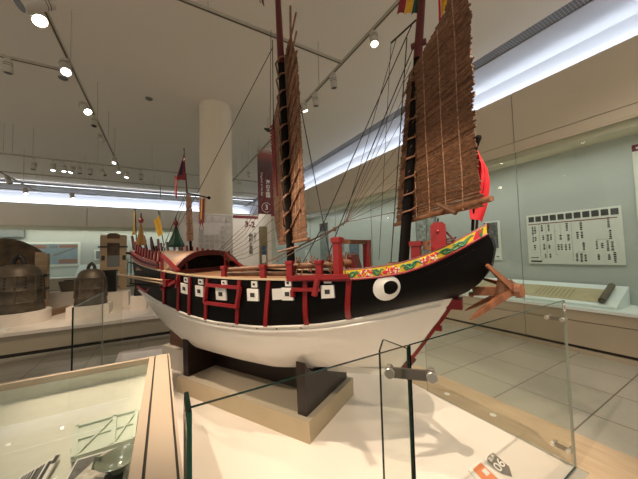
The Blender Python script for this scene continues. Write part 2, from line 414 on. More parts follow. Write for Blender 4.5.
# ================================================================== LIGHTING TRACKS AND SPOTS
TZ = 4.15; KT = 2.6/2.45
def track(a, b, label, rods):
    a = Vector(a); b = Vector(b); t = thing('lighting_track', label, 'lighting track', a)
    d = (b-a).normalized(); s = Vector((-d.y, d.x, 0))
    MB(TRACK).bar(a, b, .036, .032).build('rail', t)
    MB(TRACKD).bar(a+Vector((0, 0, -.0165)), b+Vector((0, 0, -.0165)), .012, .003).build('slot', t)
    for q in rods:
        p = a + (b-a)*q
        MB(TRACK).tube([p+Vector((0, 0, .016)), (p.x, p.y, CZ-.001)], .0055, 5).build('suspension_rod', t)
    return t
def rods_at(a, b, us, fixed):
    return us
track((2.01*KT, -1.5*KT, TZ), (2.01*KT, 9.3*KT, TZ), 'grey lighting track running past the white column and behind the masts', [.28, .45, .60, .80, .86, .93, .985])
track((-1.0*KT, -1.5*KT, TZ), (-1.0*KT, 8.78*KT, TZ), 'grey lighting track with lit spots over the left showcase', [.25, .572, .73, .84, .93])
track((-7.5*KT, 8.85*KT, TZ), (4.6*KT, 8.85*KT, TZ), 'far lighting track carrying the row of many spotlights, nearer of the far tracks', [.31, .36, .372, .40, .50, .60, .72, .9])
track((-7.5*KT, 10.68*KT, TZ), (4.6*KT, 10.68*KT, TZ), 'bare far lighting track without spots between the other two', [.2, .34, .45, .60, .8])
track((-7.5*KT, 13.2*KT, TZ), (4.6*KT, 13.2*KT, TZ), 'farthest lighting track below the far ceiling grille', [.1, .30, .313, .42, .565, .59, .7, .9])
track((-6.0*KT, 2.77*KT, TZ), (1.99*KT, 2.77*KT, TZ), 'lighting track crossing the ceiling above the ship behind the taller mast', [.1, .5, .80])
track((-6.0*KT, 4.58*KT, TZ), (-1.03*KT, 4.58*KT, TZ), 'short lighting track joining the left track from the picture edge', [.2, .7])
track((-3.87*KT, 9.4*KT, TZ), (-3.87*KT, 13.17*KT, TZ), 'oblique lighting track at the far left picture edge', [.25, .75])
track((-.06*KT, 10.72*KT, TZ), (-.06*KT, 13.17*KT, TZ), 'short cross track joining the two far tracks left of the stern flag', [.5])
def spot(p, aim, label, lit, size=1.0, group=None):
    """p: centre of the lens end; body extends away from aim; hangs from the track above"""
    p = Vector(p); aim = Vector(aim); d = (aim-p).normalized(); L = .17*size; R = .047*size
    t = thing('track_spotlight', label, 'spotlight', (p.x, p.y, p.z), group=group)
    b0 = p - d*L
    MB(LAMPB, LAMPD).tube([b0, b0+d*.01, p], [R*.8, R, R], 14).use(LAMPD).tube([b0+d*.05, b0+d*.056], R*1.02, 14).tube([b0+d*.075, b0+d*.08], R*1.02, 14).build('lamp_body', t, smooth=True)
    m = LIT if lit == 2 else (DIM if lit == 1 else LAMPD)
    MB(m).tube([p-d*.004, p+d*.002], R*.82, 14).build('lens', t)
    c = p - d*L*.5
    top = Vector((c.x, c.y, TZ-.018))
    MB(LAMPB).bar((top.x, top.y, top.z-.028), top, .03, .055).tube([(top.x, top.y, top.z-.028), (top.x, top.y, c.z+.02)], .010, 6).bar((c.x, c.y, c.z-.0), (c.x, c.y, c.z+.055), .022, .06).build('yoke', t)
    return t
def lamp(p, aim, power, ang=40, blend=.4, col=(1, .80, .58), r=.03):
    la = bpy.data.lights.new('spot_beam', 'SPOT'); la.energy = power; la.spot_size = math.radians(ang); la.spot_blend = blend
    la.color = col; la.shadow_soft_size = r
    o = bpy.data.objects.new('spot_beam', la); COL.objects.link(o); o.location = p
    o.rotation_euler = (Vector(aim)-Vector(p)).to_track_quat('-Z', 'Y').to_euler()
SHIPC = Vector((.98, 3.0, 1.0))
def ontrack_x(u, v, x, z=0):      # spot on a Y-running track
    p = atx(u, v, x); return Vector((x, p[1], min(p[2], TZ-.15)))
def ontrack_y(u, v, y):
    p = aty(u, v, y); return Vector((p[0], y, min(p[2], TZ-.15)))
p1 = ontrack_x(40, 21, -1.0*KT); spot(p1, (.6, 2.2, .8), 'large lit spotlight at the top left corner of the ceiling', 2, 1.5)
p1b = ontrack_x(22, 9, -1.0*KT); spot(p1b+Vector((0, -.05, 0)), (-2.6, 2.6, 2.2), 'unlit spotlight turned away beside the lit one in the top left corner', 0, 1.5)
p2 = ontrack_x(66, 72, -1.0*KT); spot(p2, (-.2, 2.0, .2), 'spotlight with pale lens where the two left tracks join', 1, 1.3)
p3 = ontrack_x(88, 112, -1.0*KT); spot(p3, (1.0, 3.6, .8), 'lit spotlight on the left track between the two unlit ones', 2, 1.3)
p4 = ontrack_x(94, 126, -1.0*KT); spot(p4, (-1.2, 5.2, .6), 'unlit spotlight just below the lit one on the left track', 0)
p5 = ontrack_x(104, 140, -1.0*KT); spot(p5, (0.4, 7.6, 2.6), 'unlit spotlight tilted right near the far end of the left track', 0)
p6 = ontrack_x(114, 163, -1.0*KT); spot(p6, (-1.3, 7.0, .5), 'last spotlight at the far end of the left track', 1)
q1 = ontrack_y(8, 73, 4.58*KT); spot(q1, q1+Vector((0, .1, -1)), 'unlit white spotlight hanging at the left picture edge', 0)
names = [(33, 168, 0, -.1), (53, 169, 1, 0), (64, 170, 1, .1), (70.5, 171, 1, -.3), (80, 172, 0, .1), (90, 173, 0, 0), (105, 174, 0, .6), (118.5, 171, 1, .2), (126.5, 176, 1, -.1), (141, 178, 0, 0)]
ordn = ['first', 'second', 'third', 'fourth', 'fifth', 'sixth', 'seventh', 'eighth', 'ninth', 'last']
for i, (u, v, l, tl) in enumerate(names):
    q = ontrack_y(u, v+1.5, 8.85*KT); spot(q, q+Vector((tl, -.15, -1)), '%s%s spotlight from the left in the far row of ten' % (ordn[i], ' and rightmost' if i == 9 else ''), l, 1.15, group='spotlights of the far row')
for u, v, l, lb in ((73, 199, 2, 'lit spotlight on the farthest track above the map poster'), (26, 193, 1, 'spotlight where the oblique track meets the farthest track at left')):
    q = ontrack_y(u, v, 13.15*KT); spot(q, q+Vector((.3, -.5, -1)), lb, l, 1.5)
q = ontrack_x(10, 184, -3.87*KT); spot(q, q+Vector((.3, 0, -1)), 'unlit spotlight on the oblique track at the left picture edge', 0, 1.4)
for u, v, l, lb, aim in ((374.5, 44, 2, 'lit spotlight on the track right of the taller mast, nearest the ceiling flag', (1.7, 1.6, 1.0)), (334, 88, 0, 'unlit spotlight hanging below the junction of two tracks', None),
                    (316, 106, 0, 'unlit dark spotlight next to the lit one right of the bamboo sail', None), (305.5, 111, 2, 'small lit spotlight right of the narrow bamboo sail', (3.6, 4.6, 0)),
                    (249.5, 177, 0, 'right one of the two small spotlights between column and maroon banner', None), (240, 184, 0, 'left one of the two small spotlights between column and maroon banner', None)):
    q = ontrack_x(u, v, 2.01*KT); spot(q, aim or (q+Vector((.15, .1, -1))), lb, l)
# light of the lamps (the seen ones, some further along the tracks behind the viewer, and added unseen ones)
lamp(p1+Vector((.03, 0, -.05)), (.75, 2.3, .9), 420, 52)
lamp(p3+Vector((.03, 0, -.05)), (.9, 3.4, .9), 260, 50)
lamp(p2+Vector((0, -.03, -.05)), (-.4, 1.6, .6), 60, 50)
lamp((-1.0, .6, 3.83), (1.5, 1.9, .8), 330, 50, col=(1, .82, .62))
lamp((2.3, 4.8, 3.83), (.75, 5.3, 1.7), 190, 50, .8, (1, .92, .82))  # added beam that brightens the standing sign panels, no fitting built for it
lamp((1.95, .0, 3.83), (2.0, 1.5, .8), 400, 46, .5, col=(1, .84, .66), r=.02)
lamp((2.01, -.6, 3.83), (3.2, 1.0, 0), 160, 70, .8)
lamp((2.01, 3.6, 3.83), (3.4, 3.6, 0), 170, 90, .9)
for bx_, by_, pw in ((-2.2, 7.0, 170), (-1.2, 7.2, 130), (-.9, 8.4, 110)):
    lamp((bx_+.5, 5.2, 3.8), (bx_, by_, .5), pw, 34, .5)  # unseen beams towards the bells, off the tracks
lamp((-1.0, 1.7, 3.83), (-.7, 1.5, .6), 50, 60, 1, (1, .93, .82))  # added unseen lamp that brightens the desk showcase
lamp((3.9, 0.2, 4.6), (4.1, 1.2, 0), 110, 110, 1, (1, .9, .76), .1)  # wide unseen lamp below the ceiling, not on any track
lamp((3.2, 6.0, 4.7), (3.3, 6.0, 0), 140, 130, 1, (1, .88, .72), .1)  # second wide unseen lamp, also off the tracks and without a fitting

# ================================================================== PLATFORM, BARRIER
def box_thing(name, mb, label, cat, origin): return tag(mb.build(name, origin=origin), label, cat)
pf = MB(PLAT)
pf.prism([(.056, .78, .001), (2.52, .835, .001), (2.52, 2.09, .001), (2.6, 5.6, .001), (-.60, 5.6, .001), (-.60, 2.9, .001), (.056, 2.9, .001)], (0, 0, .012))
tag(pf.build('display_platform', origin=(1.2, 2.4, 0)), 'low white floor platform on which the ship base stands', 'platform')

ZT = 1.166; C0 = Vector((.976, 3.02, 0))
A = np.array([.49, -.872, 0]); A /= np.linalg.norm(A); B = np.array([A[1], -A[0], 0])
ROT = math.atan2(A[1], A[0])
fl = Vector((.062, .786, 0)); fj = Vector((.872, .80, 0)); fr_ = Vector((2.50, .835, 0))
def glass_pane(name, p0, p1, label, z0=.016, z1=ZT, edge=GEDGE, chamfer=None, far=None):
    t = thing(name, label, 'glass pane', (p0[0], p0[1], 0))
    b = pane('x', p0, p1, z0, z1, .012, GLASS, edge, far) if chamfer is None else None
    if chamfer is not None:
        d = (Vector((*p1, 0))-Vector((*p0, 0))); L = d.length; d.normalize(); n = Vector((-d.y, d.x, 0))*.006; P = Vector((*p0, 0))
        poly = [P+Vector((0, 0, z0)), P+d*L+Vector((0, 0, z0)), P+d*L+Vector((0, 0, z1-chamfer)), P+d*(L-chamfer*.45)+Vector((0, 0, z1)), P+Vector((0, 0, z1))]
        b = MB(GLASS); vs = [p-n for p in poly]+[p+n for p in poly]; m = len(poly)
        b.add(vs, [tuple(range(m)), tuple(range(m, 2*m))]); b.use(GEDGE).add(vs, [(i, (i+1) % m, m+(i+1) % m, m+i) for i in range(m-1)]); b.use(edge).add(vs, [(m-1, 0, m, 2*m-1)])
    b.build('glass_sheet', t)
    return t
gpA = glass_pane('glass_barrier_pane', fl[:2], (fj.x-.004, fj.y), 'left front clear glass barrier pane before the ship base')
gpB = glass_pane('glass_barrier_pane', (fj.x+.004, fj.y), fr_[:2], 'wide right front clear glass barrier pane under the bow', far=EDGEP)
glass_pane('glass_barrier_pane', (fr_.x, fr_.y+.01), (2.515, 2.07), 'right side clear glass barrier pane below the anchor', edge=EDGEP)
dY = Vector((0.01, 1, 0)).normalized()
for (p, lb, ln, e) in ((fl+Vector((.0, .008, 0)), 'narrow glass fin at the left end of the front barrier', .15, GEDGE2),
                    (fj+Vector((0, .008, 0)), 'narrow glass fin behind the joint of the two front panes', .17, GEDGE2)):
    t_ = glass_pane('glass_fin', p[:2], (p+dY*ln)[:2], lb, edge=e, z1=1.15, chamfer=.06)
glass_pane('glass_barrier_pane', (-.612, 2.876), (-.58, 3.93), 'clear glass barrier pane left of the stern in front of the bells', far=EDGEP)
glass_pane('glass_fin', (-.57, 3.935), (-.40, 3.94), 'narrow glass fin at the far end of the left barrier pane', edge=EDGEP)
def clamp(c, d1, label, L=.075, r=.018):
    """plate across a joint with a round knob at each end, on the viewer side"""
    c = Vector(c); d = Vector(d1).normalized(); n = Vector((d.y, -d.x, 0)).normalized()
    if n.y > 0: n = -n
    if abs(n.y) < .01: n = Vector((-1, 0, 0))
    t = thing('glass_clamp', label, 'clamp', c)
    MB(STEELD).bar(c-d*L+n*.014, c+d*L+n*.014, .010, r*2.0).build('plate', t, bevel=.002)
    for s in (-1, 1):
        q = c+d*L*s
        MB(STEEL).tube([q-n*.018, q+n*.014], r*.55, 12).tube([q+n*.014, q+n*.016, q+n*.032, q+n*.034], [r*.8, r, r, r*.9], 20).tube([q-n*.03, q-n*.016], r*.8, 16).build('knob', t, smooth=True)
    return t
zc = aty(410, 372.5, .80)[2]
clamp((fj.x+.001, fj.y, zc), (.69, -.72, 0), 'steel clamp joining the two front glass panes below the stem', .080, .021)
for (u, v, lb) in ((556, 318, 'upper steel clamp at the right corner of the glass barrier'), (562, 446, 'lower steel clamp at the right corner of the glass barrier')):
    q = atx(u, v, 2.50)
    clamp((2.497, q[1], q[2]), (0, 1, 0), lb, .045, .015)
# small sticker
tp = aty(564, 304.5, .828)
st = MB(PWHITE).box(tp[0]-.014, tp[0]+.008, .8255, .8265, tp[2]-.045, tp[2]+.008)
st.use(MAROON).box(tp[0]-.009, tp[0]+.003, .8247, .8254, tp[2]-.035, tp[2]-.002)
tag(st.build('glass_sticker', origin=(tp[0], .826, tp[2])), 'small white and red sticker at the top right corner of the front glass', 'sticker')
# number sign and orange card on the platform
c_ = Vector(atz(499.8, 465, .045)); cd_ = (Vector(EYE)-c_).normalized(); n_ = (cd_+Vector((0, 0, .55))).normalized()
def onpl(u, v, lift=0):
    d = Vector(ray(u, v)); o = Vector(EYE); return o + d*((c_-o).dot(n_)/d.dot(n_)) + n_*lift
t = thing('number_sign', 'dark arrow shaped sign with white number 06 on the platform', 'sign', c_)
poly = [onpl(*q) for q in ((487.5, 457), (491, 453.4), (493.4, 452.8), (509.3, 466.8), (512, 476.4), (502.6, 473.8), (487.3, 460.2))]
MB(SIGNDK).prism([q-n_*.006 for q in poly], n_*.006).build('plate', t)
e1 = (onpl(509, 472.5)-onpl(490, 456)).normalized(); e2 = n_.cross(e1)
if e2.dot(Vector((1, 0, 0))) < 0: e2 = -e2
Ls = (onpl(512, 476.4)-onpl(490, 456)).length
MB(GREY).bar((c_.x, c_.y, .0135), c_-n_*.0065, .02, .02).build('foot', t)
text_mesh('06', Ls*.52, onpl(499.6, 465.2, .001), e2, -e1, PWHITE, 'number', t, .95, bold=.0006)
text_mesh('音声', Ls*.20, onpl(491.8, 457.8, .001), e2, -e1, PWHITE, 'caption', t, bold=.0002)
A4 = [Vector(atz(u, v, .02)) for u, v in ((468, 469.5), (481, 458.8), (503, 479), (488, 492))]
t = thing('information_card', 'orange and white printed card lying beside the number sign', 'card', A4[0])
MB(PWHITE).prism([q-Vector((0, 0, .0065)) for q in A4], (0, 0, .0065)).build('card', t)
def bl4(a, b, h=0): return A4[0].lerp(A4[1], a).lerp(A4[3].lerp(A4[2], a), b)+Vector((0, 0, h))
MB(ORANGE).prism([bl4(.2, .1), bl4(.82, .1), bl4(.82, .95), bl4(.2, .95)], (0, 0, .001)).build('print', t)
MB(PWHITE).prism([bl4(.5, .35, .001), bl4(.75, .35, .001), bl4(.75, .6, .001), bl4(.5, .6, .001)], (0, 0, .001)).build('pictogram', t)

struct(MB(wood('floor_planks', (.50, .37, .24), (.42, .30, .19), (12, 1.2, 5), .4)).box(2.53, 2.98, Y0, 2.62, .0005, .004).box(2.10, 2.53, Y0, .77, .0005, .004).build('floor_border'))
for (u, v) in ((447, 394), (493, 415)):
    q = atz(u, v, .004); o = MB(PWHITE).lathe([(.028, 0), (.026, .003)], (q[0], q[1], .0042), 20).build('floor_disc', origin=(q[0], q[1], .004))
    tag(o, 'small white disc set in the wooden floor strip, ' + ('the one nearer the stem' if u < 470 else 'the one nearer the number sign'), 'floor disc')

# base block
L4 = [atz(178, 393, 0), atz(311.7, 447.3, 0)]
ax = Vector(A); bxv = Vector(B)
def S2W(s, off, z): return C0 + ax*s + bxv*off + Vector((0, 0, z))
bl = MB(BASEM)
bl.prism([S2W(-.9, .44, .013), S2W(.9, .44, .013), S2W(.9, -.44, .013), S2W(-.9, -.44, .013)], (0, 0, .172))
bl.use(BASET).prism([S2W(-.9, .44, .185), S2W(.9, .44, .185), S2W(.9, -.44, .185), S2W(-.9, -.44, .185)], (0, 0, .005))
tag(bl.build('display_plinth', origin=(C0.x, C0.y, 0)), 'long low beige plinth under the dark wooden ship stand', 'plinth')

# ================================================================== THE SHIP
ship = thing('ship_model', 'large black and white wooden junk model with bamboo sails on a dark stand', 'model ship', (C0.x, C0.y, 0), ROT, world=False)
def L_(s, off, z): return (s, -off, z)     # ship-local point; +off is the side towards the viewer
def SP(u, v, off=0.0):
    d = ray(u, v); c0 = np.array(C0); t_ = (off-(EYE-c0).dot(B))/d.dot(B); p_ = EYE+t_*d
    return ((p_-c0).dot(A), off, p_[2])
def SL(u, v, off=0.0): return L_(*SP(u, v, off))
def interp(tab, x):
    xs = [a for a, b in tab]; ys_ = [b for a, b in tab]
    return float(np.interp(x, xs, ys_))
def smooth_tab(tab, n=60):
    xs = np.linspace(tab[0][0], tab[-1][0], n); ys_ = np.interp(xs, [a for a, b in tab], [b for a, b in tab])
    for _ in range(3): ys_[1:-1] = (ys_[:-2]+2*ys_[1:-1]+ys_[2:])/4
    return list(zip(xs, ys_))
ZG = smooth_tab([(-2.3, 1.60), (-2.0, 1.525), (-1.6, 1.455), (-1.2, 1.41), (-.9, 1.385), (-.4, 1.347), (.3, 1.333), (.85, 1.340), (1.35, 1.347), (1.7, 1.385), (1.97, 1.495), (2.13, 1.60), (2.25, 1.67)])
ZW = smooth_tab([(-2.2, 1.24), (-1.9, 1.17), (-1.6, 1.12), (-1.3, 1.07), (-.96, 1.01), (-.5, .945), (-.1, .918), (.5, .935), (1.1, 1.01), (1.5, 1.10), (1.8, 1.17), (1.96, 1.195), (2.2, 1.22)])
BG = smooth_tab([(-2.2, .36), (-1.8, .45), (-1.3, .54), (-.8, .585), (0, .605), (.9, .59), (1.4, .535), (1.8, .43), (2.05, .325), (2.25, .22)])
BW = smooth_tab([(-2.2, .30), (-1.9, .40), (-1.6, .46), (-1.3, .51), (-.8, .56), (-.2, .575), (.5, .575), (1.0, .54), (1.4, .45), (1.7, .31), (1.9, .17), (2.02, .07), (2.2, .05)])
ZK = smooth_tab([(-2.3, .90), (-2.04, .67), (-1.72, .52), (-1.3, .46), (-.9, .43), (0, .425), (.5, .44), (1.0, .49), (1.36, .54), (1.56, .575), (1.8, .70)])
BOWS = [(0, 1.96), (.15, 2.08), (.3, 2.155), (.5, 2.21), (.8, 2.235), (1.0, 2.20)]
STS = [(0, -1.90), (1, -2.0)]
def hp(s, j, out=0.0, side=1):
    """point on the black upper hull"""
    bw_, st_ = interp(BOWS, j), interp(STS, j)
    t = (s-st_)/(bw_-st_); sb = -1.90 + t*3.92
    z = interp(ZW, min(s, 2.2)) + (interp(ZG, s)-interp(ZW, min(s, 2.2)))*j
    b = interp(BW, sb) + (interp(BG, s)-interp(BW, sb))*(j**.75)
    return (s, -side*(b+out), z)
def hz(s, z): w = interp(ZW, s); return max(0, (z-w)/(interp(ZG, s)-w))
NS, NJ = 60, 8
up_ = MB(BLACK)
for side in (1, -1):
    rows = []
    for i in range(NS+1):
        r = []
        for jj in range(NJ+1):
            j = jj/NJ; a, b = interp(STS, j), interp(BOWS, j); r.append(hp(a+(b-a)*i/NS, j, 0, side))
        rows.append(r)
    up_.grid(rows)
for endv in (0, 1):   # stern and bow transoms
    rows = []
    for jj in range(NJ+1):
        j = jj/NJ; s = interp(BOWS, j) if endv else interp(STS, j)
        a = Vector(hp(s, j, 0, 1)); b = Vector(hp(s, j, 0, -1)); r = []
        for q in range(9):
            w = q/8; p_ = a.lerp(b, w); p_.x += (.025 if endv else -.03)*math.sin(PI*w)*(.4+.6*j); r.append(p_)
        rows.append(r)
    up_.grid(rows)
hull_up = up_.build('upper_hull', ship, smooth=True)
lo = MB(WHITE)
PW = .28
def lowp(t, j, side):
    s0 = -1.55 + (-.35)*j**1.0; s1 = 1.54 + .42*j + .04*math.sin(PI*j)
    s = s0+(s1-s0)*t; zk = interp(ZK, s); zw = interp(ZW, s0+(s1-s0)*t)
    z = zk+(zw-zk)*j
    bb = interp(BW, -1.90+3.92*t)
    b = bb*(j**(PW + .6*max(0, (t-.62)/.38)**1.3 + .25*max(0, (.22-t)/.22)))
    return (s, -side*max(b, .012), z)
NJL = 14
for side in (1, -1):
    rows = [[lowp(i/NS, (jj/NJL)**1.4, side) for jj in range(NJL+1)] for i in range(NS+1)]
    lo.grid(rows)
    for e in (0, NS):
        pass
for e in (0, 1):
    lo.grid([[lowp(e, (jj/NJL)**1.4, 1), lowp(e, (jj/NJL)**1.4, -1)] for jj in range(NJL+1)])
lo.grid([[lowp(i/NS, 0, 1), lowp(i/NS, 0, -1)] for i in range(NS+1)])
hull_lo = lo.build('lower_hull', ship, smooth=True)
# wales: raised white strake below the paint line
wl = MB(WHITE)
for side in (1, -1):
    for dj, rr, t0, t1 in ((.90, .013, .0, .985), (.99, .010, .02, .985)):
        pts = []
        for i in range(50):
            p_ = Vector(lowp(t0+(t1-t0)*i/49, dj, side)); p_.y += -side*.004; pts.append(p_)
        wl.tube(pts, rr, 6)
wl.build('wale', ship, smooth=True)
sc = MB(INK)
for u, v in ((205, 321.5), (218, 326), (233, 328.5), (257, 330), (276, 330.5), (299, 330)):
    # small drain holes along the paint line
    s = SP(u, v, .58)[0]; t_ = (s+1.90)/3.87; p_ = Vector(lowp(t_, .955, 1)); sc.disc(p_+Vector((0, -.004, 0)), (0, -1, -.2), .006, .006, 8)
sc.build('drain_holes', ship)
# stem
sm = MB(RED, PWHITE, DRED)
def stem(j, ds): p_ = lowp(1, j, 1); return Vector((p_[0]+ds, 0, p_[2]))
prev = None
for jj in range(15):
    j = jj/14
    if j > .10:
        a, b = stem(j-.0715, .022), stem(j, .022)
        sm.use(RED).bar(a, b+(b-a)*.1, .034, .024, up=(1, 0, 0))
a, b = stem(.02, .03), stem(.13, .03)
sm.use(DRED).bar(a-Vector((.05, 0, .06)), b, .045, .05, up=(1, 0, 0))
p_ = Vector(SL(456, 301.5, 0)); sm.use(RED).box(p_.x-.06, p_.x+.045, -.09, .05, p_.z-.045, p_.z+.03)
q_ = Vector(SL(439.8, 328, 0)); sm.use(RED).box(q_.x-.03, q_.x+.015, -.02, .02, q_.z-.02, q_.z+.02)
sm.build('stem', ship)
kl = MB(PWHITE)
pts = [Vector((s, 0, interp(ZK, s)-.02)) for s in np.linspace(-1.6, 1.55, 24)]
for a, b in zip(pts[:-1], pts[1:]): kl.bar(a, b+(b-a)*.05, .05, .05)
kl.build('keel', ship)

def patch(mb, s0, s1, j0, j1, out, th, ns=4, nj=6, side=1):
    A_ = [[hp(s0+(s1-s0)*i/ns, j0+(j1-j0)*k_/nj, out+th, side) for k_ in range(nj+1)] for i in range(ns+1)]
    B_ = [[hp(s0+(s1-s0)*i/ns, j0+(j1-j0)*k_/nj, out-.004, side) for k_ in range(nj+1)] for i in range(ns+1)]
    mb.slab(A_, B_)
# red ribs
for (ut, vt, ub, vb) in ((163, 272, 161, 303), (179, 275, 177, 309), (190, 276, 188.6, 314), (208, 279, 205.5, 320), (240, 280, 237, 322), (269, 278.5, 265, 324), (304.5, 292, 304, 323), (346, 281, 342.6, 318)):
    a = SP(ut, vt, .60)[0]; b = SP(ub, vb, .58)[0]
    for side in (1,):
        w = .019
        A_ = []; B_ = []
        for k_ in range(9):
            j = k_/8; s = b+(a-b)*j
            A_.append([hp(s-w, j, .014, side), hp(s+w, j, .014, side)]); B_.append([hp(s-w, j, -.004, side), hp(s+w, j, -.004, side)])
        MB(RED).slab(A_, B_).build('rib', hull_up)
# white gun port squares with dark openings
def port(us, vs, ue, ve, hole=True, opened=False):
    so, zo = SP(us, vs, .60)[0::2]; se, ze = SP(ue, ve, .60)[0::2]
    m_ = MB(PWHITE); sa, sb = so, se; ja, jb = hz((so+se)/2, ze), hz((so+se)/2, zo)
    patch(m_, sa, sb, ja, jb, .002, .012, 2, 2)
    m_.use(INK)
    if hole:
        cs, cj = (sa+sb)/2, (ja+jb)/2; ws, wj = (sb-sa)*.19, (jb-ja)*.17
        patch(m_, cs-ws, cs+ws, cj-wj, cj+wj, .010, .008, 1, 1)
    o = m_.build('gun_port', hull_up)
    if opened:
        w_ = MB(PWHITE); a = Vector(hp(sa, ja, .015)); b = Vector(hp(sa, jb, .015)); hgt = (b-a)
        w_.bar(a+hgt*.1, a+hgt*.95, .004, .004)
        a2 = a+Vector((-.055, -.05, .0)); w_.prism([a+hgt*.08, a+hgt*.95, a2+hgt*.95, a2+hgt*.08], (.006, .004, 0))
        w_.build('shutter', o)
for r in ((184.2, 277, 188, 282.5), (199, 279, 203.5, 284.5), (222.6, 280, 227.5, 285), (252, 281, 257.5, 287.5), (285.2, 279.5, 291, 286.5), (322, 276.5, 329, 284)): port(*r)
for r, op in (((180.5, 283.5, 187.5, 294), 0), ((195.5, 285.5, 203.5, 297), 0), ((216.5, 287.5, 226.5, 300.5), 0), ((247.5, 288.5, 258.5, 301.5), 0), ((281.5, 287.5, 292.5, 301), 1), ((319, 285.5, 331.5, 299.5), 0)): port(*r, opened=bool(op))
# red rectangular fender frame and the bracket beam
def hullbar(mb, u0, v0, u1, v1, w, out=.03, side=1, n=8):
    s0, z0 = SP(u0, v0, .62)[0::2]; s1, z1 = SP(u1, v1, .62)[0::2]
    for i in range(n):
        a = s0+(s1-s0)*i/n; b = s0+(s1-s0)*(i+1)/n; za = z0+(z1-z0)*i/n; zb = z0+(z1-z0)*(i+1)/n
        mb.bar(hp(a, hz(a, za), out), hp(b, hz(b, zb), out), .03, w)
f_ = MB(RED)
hullbar(f_, 207, 284.8, 240.5, 287.6, .028); hullbar(f_, 204.5, 302.5, 237.5, 306.8, .028)
hullbar(f_, 207.5, 284.8, 204.5, 302.5, .03); hullbar(f_, 240.5, 287, 236.5, 307, .03)
f_.build('fender_frame', ship)
f_ = MB(RED)
hullbar(f_, 292, 278, 346, 277, .035, .035); hullbar(f_, 292, 289.5, 318, 290, .026, .035); hullbar(f_, 292.5, 290, 292.5, 297, .03, .035, n=2); hullbar(f_, 317, 279, 313.5, 296, .035, .045, n=3)
f_.build('bracket_beam', ship)
# gunwale cap and bow frieze
for side in (1, -1):
    cp = MB(CREAM, RED)
    pts = [Vector(hp(s, 1, .004, side))+Vector((0, 0, .006)) for s in np.linspace(-1.95, 1.33, 40)]
    for i, (a, b) in enumerate(zip(pts[:-1], pts[1:])):
        cp.use(CREAM if a.x < .82 else RED).bar(a, b+(b-a)*.05, .035, .014 if a.x < .82 else .022)
    cp.build('gunwale', ship)
def FH(s): return interp([(1.3, .060), (1.6, .062), (1.9, .060), (2.2, .055)], s)
def fp(s, w, out, side=1):
    s_ = s; p_ = Vector(hp(s_, 1, out, side)); p_.z += w*FH(s_)+.01; return p_
frs = list(np.linspace(1.30, 2.195, 40))
for side in (1, -1):
    b_ = MB(YEL); b_.slab([[fp(s, 0, .012, side), fp(s, 1, .014, side)] for s in frs], [[fp(s, 0, -.02, side), fp(s, 1, -.02, side)] for s in frs])
    fz = b_.build('painted_bulwark', ship)
    r_ = MB(DRED, RED)
    r_.use(RED).tube([fp(s, -.05, .012, side) for s in frs], .009, 6); r_.use(DRED).tube([fp(s, 1.05, .002, side) for s in frs], .010, 6)
    r_.build('trim_rail', fz)
    g_ = MB(GRN)
    def scroll(s0, s1, n=22, ph=0, amp=.30, r=.0075):
        g_.tube([fp(s0+(s1-s0)*i/n, .5+amp*math.sin(ph+2*PI*i/n*1.25), .015, side) for i in range(n+1)], [r*(.35+.65*math.sin(PI*i/n)) for i in range(n+1)], 5)
    def curl(s, w, rs, rw, a0=0, turns=1.1, r=.006):
        n = 16; g_.tube([fp(s+rs*(1-.6*i/n)*math.cos(a0+turns*2*PI*i/n), w+rw*(1-.6*i/n)*math.sin(a0+turns*2*PI*i/n), .015, side) for i in range(n+1)], r, 5)
    curl(1.37, .5, .030, .30); curl(1.535, .5, .028, .30, 1.5); scroll(1.33, 1.42, ph=2); scroll(1.50, 1.58, ph=1)
    scroll(1.68, 1.80); curl(1.73, .45, .025, .3); scroll(1.70, 1.83, ph=3)
    scroll(1.90, 2.10, ph=0); scroll(1.92, 2.08, ph=2.2, amp=.25); curl(1.955, .5, .02, .3); scroll(2.0, 2.12, ph=1)
    scroll(2.145, 2.175, ph=1, amp=.4)
    g_.build('green_scrolls', fz)
    f2 = MB(PINK, PWHITE); rnd = random.Random(3)
    for c_s in (1.455, 1.62, 1.86):
        for q in range(46):
            s = c_s + rnd.uniform(-.055, .055)*(1.1 if c_s < 1.8 else .9); w = rnd.uniform(.12, .88); f2.use(PINK if q % 3 else PWHITE)
            f2.disc(fp(s, w, .013+.0006*(q % 5), side), (0, -side, 0), .0065 if q % 3 else .0055, .003, 7)
    for s in (2.13, 2.14, 2.12):
        for w in (.2, .4, .6, .8): f2.use(PINK).disc(fp(s+w*.02, w, .013, side), (0, -side, 0), .011, .003, 7)
    f2.use(GRN); 
    for w in np.linspace(.05, .95, 8): f2.disc(fp(1.315, w, .013, side), (0, -side, 0), .006, .003, 4)
    f2.build('painted_blossoms', fz)
# bow top rail across
a = fp(2.195, 1, 0, 1); b = fp(2.195, 1, 0, -1)
MB(DRED).bar(a, b, .03, .03).build('bow_rail', ship)
